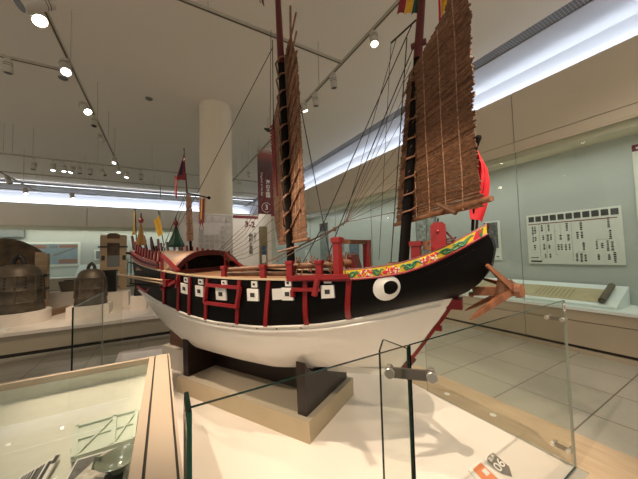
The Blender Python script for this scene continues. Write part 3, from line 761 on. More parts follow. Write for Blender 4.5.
# painted eye
ec = SP(385.5, 288.5, .50); es, ez = ec[0], ec[2]
e_ = MB(PWHITE)
def disc_on_hull(mb, cs, cz, rs, rz, out, dome):
    rows = []; n = 28
    for q in range(5):
        rr = 1-q/4
        rows.append([hp(cs+rs*rr*math.cos(2*PI*k_/n), hz(cs, cz+rz*rr*math.sin(2*PI*k_/n)), out+dome*(1-rr*rr)) for k_ in range(n+1)])
    rows.insert(0, [hp(cs+rs*math.cos(2*PI*k_/n), hz(cs, cz+rz*math.sin(2*PI*k_/n)), 0) for k_ in range(n+1)])
    mb.grid(rows)
rs_ = (SP(398.5, 288, .5)[0]-SP(373, 288, .5)[0])/2; rz_ = (SP(385, 275.5, .5)[2]-SP(385, 301.5, .5)[2])/2
disc_on_hull(e_, es, ez, rs_, rz_, .006, .022)
pc = SP(389.8, 287.8, .5)
eye = e_.build('painted_eye', hull_up, smooth=True)
e2_ = MB(BLACK); disc_on_hull(e2_, pc[0], pc[2], rs_*.52, rz_*.52, .026, .006); e2_.build('pupil', eye, smooth=True)
# deck
dk = MB(DECK)
rows = []
for i in range(50):
    s = -1.92+(2.12+1.92)*i/49; b = interp(BG, s)-.01; z = interp(ZG, s)-.045
    rows.append([(s, -b*w, z+.03*(1-w*w)) for w in np.linspace(-1, 1, 9)])
dk.grid(rows); dk.build('deck', ship)
# cabin with arched roof
def arch(s, w_out, z_off, n=24, k0=0.0):
    pts = []
    for i in range(n+1):
        w = -1+2*i/n; off = .05 + w*(.49+w_out)
        zz = 1.385 + (.225+z_off)*(1-abs(w)**3.0); pts.append((s, -off, zz))
    return pts
rf = MB(DECK)
rf.slab([arch(-.83, .0, 0), arch(-1.75, -.06, .03)], [arch(-.83, -.02, -.02), arch(-1.75, -.08, .01)])
rf.build('cabin_roof', ship, smooth=True)
ar = MB(DRED)
ar.slab([arch(-.83, .015, .012), arch(-.79, .015, .012)], [arch(-.83, -.05, -.05), arch(-.79, -.05, -.05)])
for w in (-.62, .72):
    o_ = .05+w*.46; ar.bar((-.815, -o_, 1.30), (-.815, -o_, 1.56-.2*abs(w)**2.4), .03, .025)
ar.bar((-.79, -.52, 1.375), (-.79, .42, 1.385), .03, .05)
ar.build('cabin_front_arch', ship)
MB(MASTB).box(-1.75, -.86, -.42, .34, 1.30, 1.50).build('cabin_shade', ship)  # solid black block stands in for the shade under the roof
# handrail right of the cabin, diagonal brace
hr = MB(RED); hr.bar(SL(225, 253.5, -.1), SL(242, 266, -.1), .02, .03); hr.bar(SL(242, 266, -.1), (SP(242, 266, -.1)[0], .1, 1.30), .02, .02); hr.bar(SL(225, 253.5, -.1), (SP(225, 253.5, -.1)[0], .1, 1.33), .02, .02)
hr.build('handrail', ship)
br = MB(RED); br.bar(SL(161.5, 255, .56), SL(178, 271, .58), .03, .035); br.bar(SL(162, 254, .56), SL(162, 290, .60), .03, .03); br.build('diagonal_brace', ship)
bk = MB(RED); q = Vector(SL(165, 283, .63)); bk.box(q.x-.05, q.x+.06, q.y-.03, q.y+.05, q.z-.035, q.z+.035); bk.bar(SL(176, 288, .62), SL(178, 274, .60), .02, .02); bk.bar(SL(169, 285, .63), SL(176, 281, .62), .03, .03); bk.build('oar_bracket', ship)
# stern railings
for side, offb in ((1, 0), (-1, 0)):
    rl = MB(RED, DRED)
    ss = np.linspace(-2.0, -1.06, 14)
    def rp(s, dz, out=.015): q_ = Vector(hp(s, 1, out, side)); q_.z += dz; return q_
    for dz, m_ in ((.035, RED), (.085, RED)):
        pts = [rp(s, dz+.05*max(0, (-1.5-s))) for s in ss]
        for a, b in zip(pts[:-1], pts[1:]): rl.use(m_).bar(a, b+(b-a)*.06, .03, .022)
    rl.use(DRED)
    for a, b in zip(ss[:-1], ss[1:]): rl.bar(rp(a, .06, .0), rp(b, .06, .0), .012, .03)
    ra = rl.build('stern_rail', ship)
    for s in np.linspace(-1.95, -1.12, 9):
        q0 = rp(s, .09, -.03); MB(RED).bar(q0, q0+Vector((0, side*.01, .12)), .022, .03).build('baluster', ra)
# poop deck things: red stanchions and dark oars leaning
for u, v0, v1, of in ((147, 262, 240, .2), (153, 262, 238, .1), (160, 262, 239, 0), (163, 258, 243, -.1), (158, 262, 246, .2), (169, 258, 242, -.2), (176, 258, 245, -.3), (183, 258, 240, -.3), (134, 250, 236, .3), (181, 257, 246, -.2)):
    MB(DRED).bar(SL(u, v0, of), SL(u-2, v1, of), .022, .03).build('poop_stanchion', ship)
MB(DRED).bar(SL(134, 243, .3), SL(140, 250, .3), .05, .05).build('poop_block', ship)
for u, v0, v1, of in ((149, 258, 236, -.1), (156, 256, 237, -.2), (143, 255, 238, .1)): MB(MASTB).bar(SL(u, v0, of), SL(u-5, v1, of), .018, .025).build('poop_handspike', ship)
pd = MB(DECK); pd.box(-1.88, -1.30, -.36, .36, 1.50, 1.53); pd.build('poop_deck', ship)
# oars along the stern quarter
for (u0, v0, u1, v1, rr, m_, nm) in ((117.5, 274.5, 163, 280.5, .011, TAN, 'oar'), (121, 276, 163, 283.5, .009, TAN, 'oar'), (130, 283.5, 162, 286.5, .012, MASTB, 'oar')):
    a = SL(u0, v0, .60); b = SL(u1, v1, .66); MB(m_).tube([a, b], [rr*.8, rr*1.1], 7).build(nm, ship)
# stern ladder like davit
dv = MB(MASTB)
dv.bar(SL(131, 255, .35), SL(131, 283, .4), .012, .015); dv.bar(SL(128, 262, .38), SL(141, 266, .40), .012, .012); dv.bar(SL(127, 253, .35), SL(134, 254, .35), .03, .03)
dv.bar(SL(128, 258, .35), SL(127, 276, .4), .008, .01); dv.build('stern_davit', ship)
s_ = MB(RED); s_.bar(SL(137.5, 287, .45), SL(146, 292, .5), .02, .02); s_.bar(SL(141, 271, .45), SL(141.5, 277, .45), .02, .02); s_.bar(SL(146, 292, .5), SL(150, 288, .5), .02, .02); s_.build('stern_fitting', ship)
# lantern shaped covers on the poop
def cover(u, vt, vb, half, off, m1, nm):
    s, _, z1 = SP(u, vt, off); z0 = SP(u, vb, off)[2]; r = SP(u+half, vb, off)[0]-s
    r = abs(r)*.5
    m_ = MB(m1); m_.lathe([(r, z0), (r*1.02, z0+.03), (r*.45, z0+(z1-z0)*.6), (r*.12, z1)], L_(s, off, 0), 8)
    o = m_.build(nm, ship)
    f = MB(RED); c = L_(s, off, z1); f.lathe([(.012, 0), (.030, .01), (.034, .05), (.020, .06), (.012, .085)], c, 10).use(MASTB).tube([Vector(c)+Vector((0, 0, .08)), Vector(c)+Vector((0, 0, .14))], .007, 6); f.build('finial', o)
cover(141, 223, 245, 4.5, .30, GOLDC, 'ochre_cover')
cover(176, 226, 247, 9.5, .0, GCLOTH, 'green_cover')
# flags on poles
def cloth(mb, quad, n=8, amp=.012, th=.003):
    """quad: four ship-local corners tl, tr, br, bl"""
    tl, tr, br_, bl_ = [Vector(q_) for q_ in quad]; nn = (tr-tl).cross(bl_-tl).normalized()
    R1 = []; R2 = []
    for i in range(n+1):
        a, b = tl.lerp(bl_, i/n), tr.lerp(br_, i/n); r1 = []; r2 = []
        for k_ in range(n+1):
            p_ = a.lerp(b, k_/n) + nn*amp*math.sin(5.0*k_/n+2.2*i/n); r1.append(p_); r2.append(p_+nn*th)
        R1.append(r1); R2.append(r2)
    mb.slab(R1, R2)
def flagpole(u0, v0, u1, v1, off, nm='flagpole', r=.007, m_=None):
    a = SL(u0, v0, off); b = SL(u1, v1, off); o = MB(m_ or MASTB).tube([b, a], r, 6).ball(a, r*1.8, 5).build(nm, ship); return o
fpole = flagpole(135, 209.5, 137, 252, .2); m_ = MB(YCLOTH); cloth(m_, [SL(135, 212, .2), SL(134, 213, .13), SL(133, 235, .10), SL(135.7, 234, .2)], amp=.01); 
m_.build('yellow_flag', fpole)
fpole = flagpole(158.7, 212, 165, 254, -.1); m_ = MB(YCLOTH); cloth(m_, [SL(159, 215, -.1), SL(154.5, 220.5, .0), SL(157.5, 237, .0), SL(162, 235, -.1)], amp=.014); m_.build('yellow_flag', fpole)
# masts
def mast(u0, v0, z0, u1, v1, r0, r1, off, nm, split=None, ztop=None):
    a = SP(u0, v0, off); b = SP(u1, v1, off); a = Vector(L_(*a)); b = Vector(L_(*b)); d = (b-a)/(b.z-a.z)
    base = a + d*(z0-a.z); top = a+d*((ztop or b.z)-a.z)
    mid = None
    o = MB(MASTB).tube([base, top if split is None else a+d*(split-a.z)], [r0, r1], 14).build(nm, ship, smooth=True)
    if split is not None:
        MB(DRED).tube([a+d*(split-a.z-.02), top], [r1*1.12, r1*.8], 14).build('red_masthead', o, smooth=True)
    return lambda z: a+d*(z-a.z), o
m1f, m1o = mast(403.5, 262, 1.30, 420, 25, .044, .032, 0, 'foremast', split=3.17, ztop=3.95)
m2f, m2o = mast(291, 262, 1.28, 279.5, 30, .044, .036, 0, 'mainmast', split=3.68, ztop=4.75)
m3f, m3o = mast(191, 250, 1.35, 185.5, 172, .022, .013, -.05, 'mizzenmast', split=2.18, ztop=2.75)
# jib-like masthead crosspieces
c3 = m1f(3.27); MB(DRED).tube([c3+Vector((-.06, 0, 0)), c3+Vector((.06, 0, 0))], .025, 8).build('masthead_block', m1o)

def sail(nm, s0, off0, d, tl_fn, tr_fn, zbot, ztop, tilt, pitch, seed, mat_=None, battens=(), ropes=(), th=.006):
    """sail of many woven strips in a vertical plane through (s0,off0) along d (ship plan)"""
    mat_ = mat_ or SAILS; rnd = random.Random(seed); d = Vector((d[0], -d[1], 0)).normalized(); nn = Vector((-d.y, d.x, 0)); P0 = Vector((s0, -off0, 0))
    def pt(t, z, out=0): return P0 + d*t + Vector((0, 0, z+tilt*t)) + nn*out
    m_ = MB(*(mat_ if isinstance(mat_, tuple) else (mat_,))); nm_ = len(m_.mats); z = zbot; i = 0
    while z < ztop:
        t0, t1 = tl_fn(z)+rnd.uniform(-.008, .008), tr_fn(z)+rnd.uniform(-.018, .016)
        if t1-t0 > .02:
            n = 5; rA = []; rB = []
            for q in range(n+1):
                t = t0+(t1-t0)*q/n; w = rnd.uniform(-.0035, .0035); dz = rnd.uniform(-.003, .003)
                rA.append([pt(t, z+dz, th/2+w), pt(t, z+dz+pitch*.92, th/2+w-.004)]); rB.append([pt(t, z+dz, -th/2+w), pt(t, z+dz+pitch*.92, -th/2+w-.004)])
            m_.cur = rnd.choice([0, 0, 0, 1, 3, 3, 2]) if nm_ > 1 else 0
            m_.slab(rA, rB)
        z += pitch; i += 1
    o = m_.build(nm, ship)
    for zb in battens:
        t0, t1 = tl_fn(zb)-.01, tr_fn(zb)+.012
        if t1-t0 > .1: MB(SAILS[3]).tube([pt(t0, zb, -.007), pt(t1, zb, -.007)], .0055, 6).build('batten', o)
    for tt in ropes:
        zs = [z_ for z_ in np.arange(zbot, ztop, .05) if tl_fn(z_) < tt < tr_fn(z_)]
        if len(zs) > 3: MB(STITCH).tube([pt(tt+.004*math.sin(7*z_), z_, -.008) for z_ in zs], .005, 5).build('stitching_rope', o)
    return o, pt
# foresail
tabL = [(1.6, -.30), (1.80, -.27), (2.29, -.16), (2.70, -.05), (2.97, .0), (3.1, .05), (3.13, .18), (3.16, .33), (3.20, .46), (3.35, .62), (3.5, .72)]
fs_o, fpt = sail('foresail', 1.67, -.06, (.70, .714), lambda z: interp([(1.6, -.28), (1.80, -.27), (2.29, -.16), (2.70, -.05), (2.97, .0), (3.05, .05), (3.10, .22), (3.2, .50), (3.5, .66)], z), lambda z: interp([(1.8, .73), (2.2, .70), (3.4, .72), (3.8, .74)], z), 1.80, 3.5, .0, .0098, 5,
                 battens=[1.95, 2.12, 2.3, 2.48, 2.66, 2.84, 3.0], ropes=(.07, .24, .42, .58))
MB(BATTEN).tube([fpt(-.30, 1.80, .0), fpt(.79, 1.835, .0)], .018, 8).build('boom', fs_o)
MB(ROPEB).tube([SL(437, 204, .30), SL(456, 213, .38)], .016, 8).build('loose_spar', fs_o)
for z in (1.86, 2.0, 2.14, 2.3, 2.46, 2.62, 2.78, 2.94):
    c = m1f(z); MB(BATTEN).tube([fpt(-.18+.1*(z-1.8), z-.01, -.008), c+Vector((-.02, -.058, .005)), c+Vector((.045, -.05, .02)), fpt(.10, z+.05, -.014)], .0085, 5).build('mast_hoop', fs_o)
# mainsail
ms_o, mpt = sail('mainsail', .37, -.07, (.76, .65), lambda z: interp([(1.66, -.72), (2.0, -.95), (2.6, -1.1), (3.45, -1.12), (3.6, -.5), (3.9, .1)], z), lambda z: interp([(1.6, .66), (2.0, .61), (2.5, .55), (3.0, .51), (3.4, .46), (3.85, .22)], z), 1.68, 3.86, .0, .0155, 9,
                 battens=[1.9, 2.15, 2.4, 2.65, 2.9, 3.15, 3.4], ropes=(-.5, -.3, .3, .45))
MB(BATTEN).tube([mpt(.20, 3.80, 0), mpt(.22, 4.18, 0)], .012, 6).build('gaff_spar', ms_o)
MB(BATTEN).tube([mpt(-.70, 1.68, 0), mpt(.70, 1.67, 0)], .016, 8).build('boom', ms_o)
MB(ROPEB).tube([SL(278, 252, .05), SL(300, 246, .1)], .012, 6).build('lower_spar', ms_o)
for z in np.arange(1.76, 3.75, .19):
    c = m2f(z); MB(BATTEN).tube([mpt(-.30, z-.06, -.012), c+Vector((-.03, -.06, -.02)), c+Vector((.03, -.062, .03)), mpt(.10, z+.06, -.02), mpt(.50, z+.20, -.014)], .0105, 5).build('mast_hoop', ms_o)
# mizzen sail
zs0, zs1 = SP(190, 241, -.05)[2], SP(190, 195, -.05)[2]
SAILT = wood('pale_woven_bamboo', (0.46, 0.27, 0.16), (0.25, 0.13, 0.07), (9, 9, 30), 0.75)
d3 = (.76, .65); s3 = SP(189, 230, -.05)[0]
mz_o, zpt = sail('mizzen_sail', s3, -.02, (.985, .17), lambda z: interp([(zs0, .00), (zs1, -.03)], z), lambda z: interp([(zs0, .20), (zs1-.05, .13), (zs1, .05)], z), zs0, zs1, -.05, .014, 4, mat_=SAILT, battens=[zs0+.1, zs0+.24, zs0+.38], ropes=(.05, .09))
# stern flag
top3 = m3f(2.75)
fpole = flagpole(184, 149, 185.5, 176, -.05, r=.006)
m_ = MB(RED); cloth(m_, [SL(183.6, 154, -.05), SL(184.8, 157, -.05), SL(185.6, 180, -.05), SL(175, 180, .05)], amp=.01)
fl_ = m_.build('red_and_navy_flag', fpole)
m_ = MB(NAVY); cloth(m_, [SL(182.6, 160, -.03), SL(183.4, 162, -.03), SL(183.2, 174, -.03), SL(177.8, 176, .07)], amp=.01, th=.008); m_.build('navy_panel', fl_)
m_ = MB(BRED); cloth(m_, [SL(175, 176, .05), SL(177, 177, .05), SL(176.5, 199, .05), SL(174.8, 193, .05)], amp=.005); m_.build('flag_tail', fl_)
# hanging centipede banner
yard = MB(MASTB).tube([SL(187, 193, -.05), SL(210, 198, .05)], .011, 6).ball(SL(209, 197.8, .05), .022, 5).build('banner_yard', m3o)
m_ = MB(RED)
bp = [Vector(SL(202.2-.9*i/14, 199+24*i/14, .05)) for i in range(15)]
wb = .075
def strip(mb, w, o_): 
    R1 = [[p_+Vector((-w*(1.0 if i < 12 else .7), -.002-o_, 0)), p_+Vector((w*(1.0 if i < 12 else .7), -.002-o_, 0))] for i, p_ in enumerate(bp)]
    R2 = [[q_+Vector((0, .004, 0)) for q_ in r] for r in R1]; mb.slab(R1, R2)
strip(m_, .034, 0)
for i, p_ in enumerate(bp):
    for sg in (-1, 1): m_.prism([p_+Vector((sg*.03, 0, .012)), p_+Vector((sg*.03, 0, -.014)), p_+Vector((sg*.075, 0, .022))], (0, .003, 0))
for sg in (-1, 1): m_.prism([bp[-1]+Vector((sg*.0, 0, .01)), bp[-1]+Vector((sg*.03, 0, .01)), bp[-1]+Vector((sg*.045, 0, -.10))], (0, .003, 0))
cb_ = m_.build('fringed_banner', m3o); m_ = MB(YCLOTH)
bp = bp[:13]; strip(m_, .013, .004); m_.build('yellow_stripe', cb_)
# red fringe on mainmast
m_ = MB(RED)
for i in range(20):
    u = 268.5+.25*i; v = 128+3.1*i; 
    m_.bar(SL(270+.2*i, v, -.1), SL(273+.15*i, v-3.5, -.1), .01, .014)
m_.tube([SL(273.5, 120, -.1), SL(277, 196, -.1)], .012, 5)
m_.build('red_fringe', m2o)
# flags at the top of the foremast
fpole = MB(MASTB).tube([m1f(3.7), m1f(3.7)+Vector((0, 0, .5))], .008, 6).build('flag_staff', m1o)
cols = [RED, YCLOTH, GCLOTH, PWHITE]
xs = [396.5, 404, 411, 417.5, 420]; 
m_ = MB(*cols)
for i in range(4):
    m_.use(cols[i]); o_ = -.02
    a, b = xs[i], xs[i+1]
    cloth(m_, [SL(a+8, -26, o_), SL(b+8, -26, o_), SL(b, 13-.6*(4-i)*.3, o_), SL(a, 14, o_)], amp=.008)
m_.build('striped_flag', m1o)
m_ = MB(YCLOTH, BRED); cloth(m_, [SL(440, -25, .1), SL(452, -25, .12), SL(448.5, 5, .1), SL(441, 19, .1)], amp=.012)
m_.use(BRED); cloth(m_, [SL(437.5, -25, .1), SL(440, -25, .1), SL(441, 21, .1), SL(438.8, 26, .1)], amp=.006); 
m_.build('yellow_pennant', m1o)
m_ = MB(DRED); cloth(m_, [SL(258, -12, .1), SL(262, -12, .1), SL(264.3, 7, .1), SL(262, 3, .1)], amp=.003); cloth(m_, [SL(257, -12, .1), SL(258.5, -12, .1), SL(260.5, 3, .1), SL(259.8, 3, .1)], amp=.003)
m_.build('red_streamer', m2o)
# bow standards: two poles with a big red flag
fpole = MB(MASTB).tube([SL(476.5, 144, .16), SL(472.5, 231, .16)], .010, 7).lathe([(.012, 0), (.034, .055), (.034, .07)], SL(476.5, 147, .16), 10).build('bow_standard', ship)
MB(DRED).tube([SL(478.5, 200, .10), SL(476.3, 231, .10)], .009, 7).build('flagpole', ship)
m_ = MB(BRED)
Lft = [(477, 151), (477, 165), (477.5, 182), (474, 198), (470.5, 206.5)]
Rgt = [(478, 151.5), (487.5, 168), (490, 182), (488.5, 200), (484, 207.5)]
R1 = []; R2 = []
for i in range(17):
    w = i/16*4; i0 = min(3, int(w)); f0 = w-i0
    l = [Lft[i0][k_]*(1-f0)+Lft[i0+1][k_]*f0 for k_ in (0, 1)]; r = [Rgt[i0][k_]*(1-f0)+Rgt[i0+1][k_]*f0 for k_ in (0, 1)]
    a = Vector(SL(*l, .15)); b = Vector(SL(*r, .10)); row = []; row2 = []
    for k_ in range(11):
        p_ = a.lerp(b, k_/10); p_.y -= .035*math.sin(PI*k_/10)+.008*math.sin(k_*1.7+i*.3); row.append(p_); row2.append(p_+Vector((0, .003, 0)))
    R1.append(row); R2.append(row2)
m_.slab(R1, R2)
cloth(m_, [SL(469.8, 203, .19), SL(487, 203, .12), SL(483, 221.5, .12), SL(471.5, 219, .19)], amp=.012)
m_.build('red_flag', fpole, smooth=True)

# deck machinery: bitts, windlass logs, gallows frame
def post(u0, u1, vt, vb, off, nm, depth=.03, m_=RED, cap=True):
    s0 = SP(u0, vb, off)[0]; s1 = SP(u1, vb, off)[0]; zt = SP((u0+u1)/2, vt, off)[2]; zb = 1.315
    w = s1-s0; s0 += w*.13; s1 -= w*.13; b_ = MB(m_); b_.box(s0, s1, -off-depth/2, -off+depth/2, zb, zt-.015)
    if cap: b_.box(s0-.006, s1+.006, -off-depth/2-.008, -off+depth/2+.008, zt-.03, zt)
    return b_.build(nm, ship, bevel=.003)
BO = .47
post(221.5, 226.5, 266, 279, BO, 'bitt_post'); post(260, 266.5, 264.5, 278, BO, 'bitt_post'); post(286, 294, 261, 278, BO, 'bitt_post')
post(315.5, 323.5, 260, 276, BO, 'bitt_post', .035)
gf = MB(RED); s0, s1 = SP(335.5, 270, .43)[0], SP(341.5, 270, .43)[0]; zt = SP(338, 237, .43)[2]
gf.box(s0, s1, -.47, -.40, 1.32, zt); gf.box(s0-.012, s1+.012, -.48, -.39, zt-.045, zt-.005)
q1 = SP(366.5, 240, -.05)
MB(RED).box(q1[0]-.03, q1[0]+.03, .02, .09, 1.32, q1[2]).build('gallows_post', ship, bevel=.003)
fr = gf.build('gallows_frame', ship, bevel=.003)
MB(ROPEB).bar((s1-.04, -.44, zt-.035), (q1[0], .05, q1[2]-.02), .05, .035).build('crossbar', fr)
def log(p0, p1, r, spokes=0, nm='windlass_log'):
    a, b = Vector(p0), Vector(p1); o = MB(ROPEB).tube([a, b], r, 12).build(nm, ship, smooth=True)
    if spokes:
        d = (b-a); rnd = random.Random(spokes); 
        for i in range(spokes):
            c = a+d*rnd.uniform(.05, .95); an = rnd.uniform(0, 2*PI); v = Vector((rnd.uniform(-.3, .3), math.cos(an), math.sin(an))).normalized()
            MB(ANCH).tube([c-v*.06, c+v*.085], .006, 5).build('handspike', o)
log(SL(224, 270, .43), SL(262, 267.5, .43), .022)
log(SL(264, 266.5, .43), SL(287, 266, .43), .020)
log(SL(224, 274, .38), SL(290, 273.5, .38), .022)
log(SL(291, 266, .38), SL(338, 264, .38), .028, 20)
log(SL(341, 262.5, .38), SL(357, 262, .20), .030, 14)
fu = MB(DRED); c = Vector(SL(353, 262, .25)); fu.prism([c+Vector((-.05, -.05, -.08)), c+Vector((.06, -.05, -.08)), c+Vector((.02, -.05, .06)), c+Vector((-.03, -.05, .06))], (0, .12, 0)); fu.build('windlass_cheek', ship)
rnd = random.Random(8)
for i in range(16):
    s = SP(295+rnd.uniform(0, 40), 268, .40)[0]; c = Vector((s, -.42+rnd.uniform(-.03, .05), 1.345+rnd.uniform(0, .02)))
    MB(ROPE).tube([c+Vector((.03*math.cos(a_), .02*math.sin(a_), .008*math.sin(3*a_))) for a_ in np.linspace(0, 5.6, 10)], .006, 5).build('rope_coil', ship)
# belaying boards at the bow
fb_ = MB(RED)
c0_ = Vector(SL(439, 250, .12)); zt = SP(439, 222, .12)[2]; zb = 1.45
fb_.prism([(c0_.x-.055, c0_.y, zb), (c0_.x+.05, c0_.y, zb), (c0_.x+.05, c0_.y, zt-.02), (c0_.x+.03, c0_.y, zt), (c0_.x-.03, c0_.y, zt), (c0_.x-.055, c0_.y, zt-.03)], (0, .05, 0))
fb_.ball((c0_.x-.005, c0_.y-.005, zt-.07), .014, 5)
fbo = fb_.build('bow_bitt', ship)
MB(MASTB).tube([(c0_.x, c0_.y+.02, zt-.01), (c0_.x, c0_.y+.02, zt+.03)], .006, 6).build('pin', fbo)
for dv_ in (-2.5, 0, 2.5): MB(ANCH).tube([SL(425, 242+dv_*.3, .05), SL(454, 241+dv_, .05)], .006, 6).build('handspike', fbo)
st_ = MB(RED); c1_ = Vector(SL(416.5, 250, .20)); zt1 = SP(416.5, 242, .20)[2]
st_.box(c1_.x-.035, c1_.x+.03, c1_.y-.03, c1_.y+.03, 1.36, zt1); st_.box(c1_.x-.045, c1_.x+.04, c1_.y-.04, c1_.y+.04, zt1-.03, zt1+.005)
sto = st_.build('bow_post', ship)
MB(ANCH).bar(SL(420, 243, .10), SL(428, 244, .10), .05, .03).bar(SL(424, 248, .15), SL(431, 248, .15), .05, .03).build('wooden_cleat', sto)
dl = MB(DRED); dl.tube([SL(446, 232, .05), SL(457, 243, .12)], .008, 5); dl.tube([SL(456, 237, .05), SL(447, 248, .1)], .006, 5); dl.build('lashing', ship)

# rigging
rg = MB(DROPE); r1 = .0042
def line(mb, pts, r=r1, sag=0): 
    MB(mb.mats[0]).tube([SL(*p_[:2], p_[2] if len(p_) > 2 else 0) for p_ in pts], r, 5).build('stay_rope' if mb.mats[0] == DROPE else 'sheet_rope', ship)
for pts in (((413, 22), (320, 231), (300, 268)), ((414, 46), (338, 229), (325, 265)), ((297, 88), (331, 262)), ((407, 38), (391, 262, .1))):
    line(rg, pts, .0048)
line(rg, ((273, 47), (198, 192, .0)), .0045)
line(rg, ((198, 192), (160, 258, .3)), .0035)
line(rg, ((271, 30), (270, 130)), .003); line(rg, ((272.5, 40), (273.5, 130)), .0045)
line(rg, ((416, 20), (391, 43, .1)), .008); line(rg, ((391, 43, .1), (379, 260, .1)), .0025)
line(rg, ((396, 40, .1), (343, 226)), .003)
line(rg, ((185, 195), (161, 253, .4)), .004); line(rg, ((186, 196), (172, 240, .2)), .003)

cf = MB(ROPE)
node = (345, 222.5)
for q_ in ((411, 62), (406, 92), (403, 118), (401, 142), (399, 165), (397, 183), (396, 198), (395.5, 212)):
    line(cf, (node, (q_[0], q_[1], -.1)), .003)
for q_ in ((412, 70), (410, 100), (408, 130), (406, 155), (404, 180), (402, 200)):
    line(cf, ((q_[0]-9, q_[1]+14, -.1), (q_[0]+6, q_[1]-10, .05)), .003)
line(cf, (node, (334, 229), (265, 263, .1)), .008); cf.ball(SL(334.5, 229.2), .022, 5).build('rope_block', ship)
line(cf, ((345, 221.5), (322, 238), (275, 262, .15)), .005)
node2 = (222, 250)
for i, q_ in enumerate(((270, 168), (271, 182), (271.5, 196), (272, 208), (273, 219), (274, 229), (275, 238), (276, 246))):
    line(cf, ((217+1.5*i, 252+1.3*i, -.1), (245, 225+4.6*i+(0 if i < 3 else 1)), (q_[0], q_[1], -.1)), .0028)


# anchor hung at the bow
anc = MB(ANCH)
def AP(u, v, off): return SL(u, v, off)
an = thing('wooden_anchor', 'reddish brown four armed wooden anchor slung beside the bow', 'anchor', (0, 0, 0), world=False)
def W(u, v, off): s, o_, z = SP(u, v, off); return S2W(s, o_, z)
oA = W(516, 291, .15)
an.location = oA; an['_w'] = 1
anc.bar(W(474, 291, .05), W(522, 291, .16), .055, .060)
sh = anc.build('shank', an, bevel=.004)
MB(ROPEB).tube([W(515.5, 290.8, .15), W(518.5, 290.8, .155)], .044, 12).tube([W(499, 291, .11), W(502, 291, .115)], .043, 12).build('binding', an)
MB(ANCH).tube([W(517, 291, .152), W(522.3, 291, .165)], [.046, .043], 10).build('crown', an)
def fluke(p0, p1, w0, w1):
    p0, p1 = Vector(p0), Vector(p1); d = (p1-p0).normalized(); m_ = MB(ANCH)
    x = d.cross(Vector((0, 0, 1))).normalized(); y = x.cross(d)
    def ring(c, w, h): return [c-x*w-y*h, c+x*w-y*h, c+x*w+y*h, c-x*w+y*h]
    a, b, c_e = ring(p0, w0, w0*1.1), ring(p0.lerp(p1, .8), w0*.55, w0*.6), ring(p1, w1, w1)
    m_.hexa(a+b); m_.hexa(b+c_e); return m_.build('arm', an)
fluke(W(512, 290, .15), W(470, 319.5, .30), .022, .004)
fluke(W(512, 288, .12), W(465.5, 310.5, -.12), .018, .004)
fluke(W(514, 290, .15), W(487, 265, .26), .020, .010)
fluke(W(514, 287, .13), W(484, 279, -.05), .017, .008)
MB(ROPEB).tube([W(503, 280, .16), W(500, 300, .16)], .034, 8).build('cross_lashing', an)
MB(ANCH).ball(W(471.3, 294.5, .04), .020, 6).build('toggle', an)
MB(ROPE).tube([W(506, 281, .15), W(511, 285, .15), W(516, 284, .15)], .012, 6).tube([W(510, 279.5, .15), W(515, 283.5, .15)], .008, 6).build('lashing_rope', an)

# stand
stand = thing('ship_stand', 'dark brown wooden cradle carrying the ship hull on the plinth', 'stand', (C0.x, C0.y, 0), ROT, world=False)
def hull_b(s, z):   # half breadth of lower hull at height z
    t_ = (s+1.78)/(3.6); zk, zw = interp(ZK, s), interp(ZW, s); j = min(1, max(0.0, (z-zk)/(zw-zk)))
    sb = s
    return interp(BW, sb)*(j**PW) if j > 0 else 0
for s in (.80, -.80):
    m_ = MB(STAND)
    prof = []
    for z in np.linspace(interp(ZK, s)-.02, .80, 40):
        if hull_b(s, z) < .405: prof.append((hull_b(s, z)-.002, z))
    w_top = prof[-1][0]
    poly = [(s-.045, -.395, .19), (s-.045, -.405, prof[-1][1]+.004)] + [(s-.045, -b_, z_) for b_, z_ in prof[::-1]] + [(s-.045, b_, z_) for b_, z_ in prof] + [(s-.045, .405, prof[-1][1]+.004), (s-.045, .395, .19)]
    m_.prism(poly, (.09, 0, 0)); m_.build('cradle_board', stand)
m_ = MB(STAND); 
m_.prism([(-.75, -.03, .19), (.75, -.03, .19), (.75, -.03, interp(ZK, .75)-.045), (0, -.03, interp(ZK, 0)-.045), (-.75, -.03, interp(ZK, -.75)-.045)], (0, .06, 0))
m_.build('stretcher_board', stand)
MB(wood('stand_lit_brown', (.17, .075, .035), (.10, .04, .018))).prism([(-1.72, -.035, .30), (-.85, -.035, .30), (-.85, -.035, interp(ZK, -.85)-.045), (-1.3, -.035, interp(ZK, -1.3)-.045), (-1.54, -.035, interp(ZK, -1.54)-.045), (-1.72, -.035, .53)], (0, .07, 0)).build('aft_board', stand)  # stand wood in a lighter brown, the light falling on it painted in
MB(PLINTH).box(-1.80, -1.3, -.10, .3, .013, .299).build('aft_block', stand)

# ================================================================== LEFT DESK SHOWCASE
def dz(y): return .85 - .095*(y-2.30)
desk = thing('desk_showcase', 'beige rimmed desk showcase with sloping glass top at lower left', 'showcase', (-1.2, 1.2, 0))
def slope_box(mb, x0, x1, y0, y1, t0, t1):  # follows the slope, from t0 below to t1 above the top plane
    P = []
    for t_ in (t0, t1):
        P += [(x0, y0, dz(y0)+t_), (x1, y0, dz(y0)+t_), (x1, y1, dz(y1)+t_), (x0, y1, dz(y1)+t_)]
    mb.hexa(P)
YB, YF = 2.30, .05; XL = -2.6
rim = MB(RIM)
slope_box(rim, -.036, .034, YF, YB, -.04, 0); slope_box(rim, -.074, -.044, YF, YB, -.04, 0); slope_box(rim, .041, .048, YF, YB, -.04, 0)
rim.use(DARKGAP); slope_box(rim, -.046, -.034, YF, YB-.03, -.04, -.006); slope_box(rim, .033, .042, YF, YB-.02, -.04, -.006)
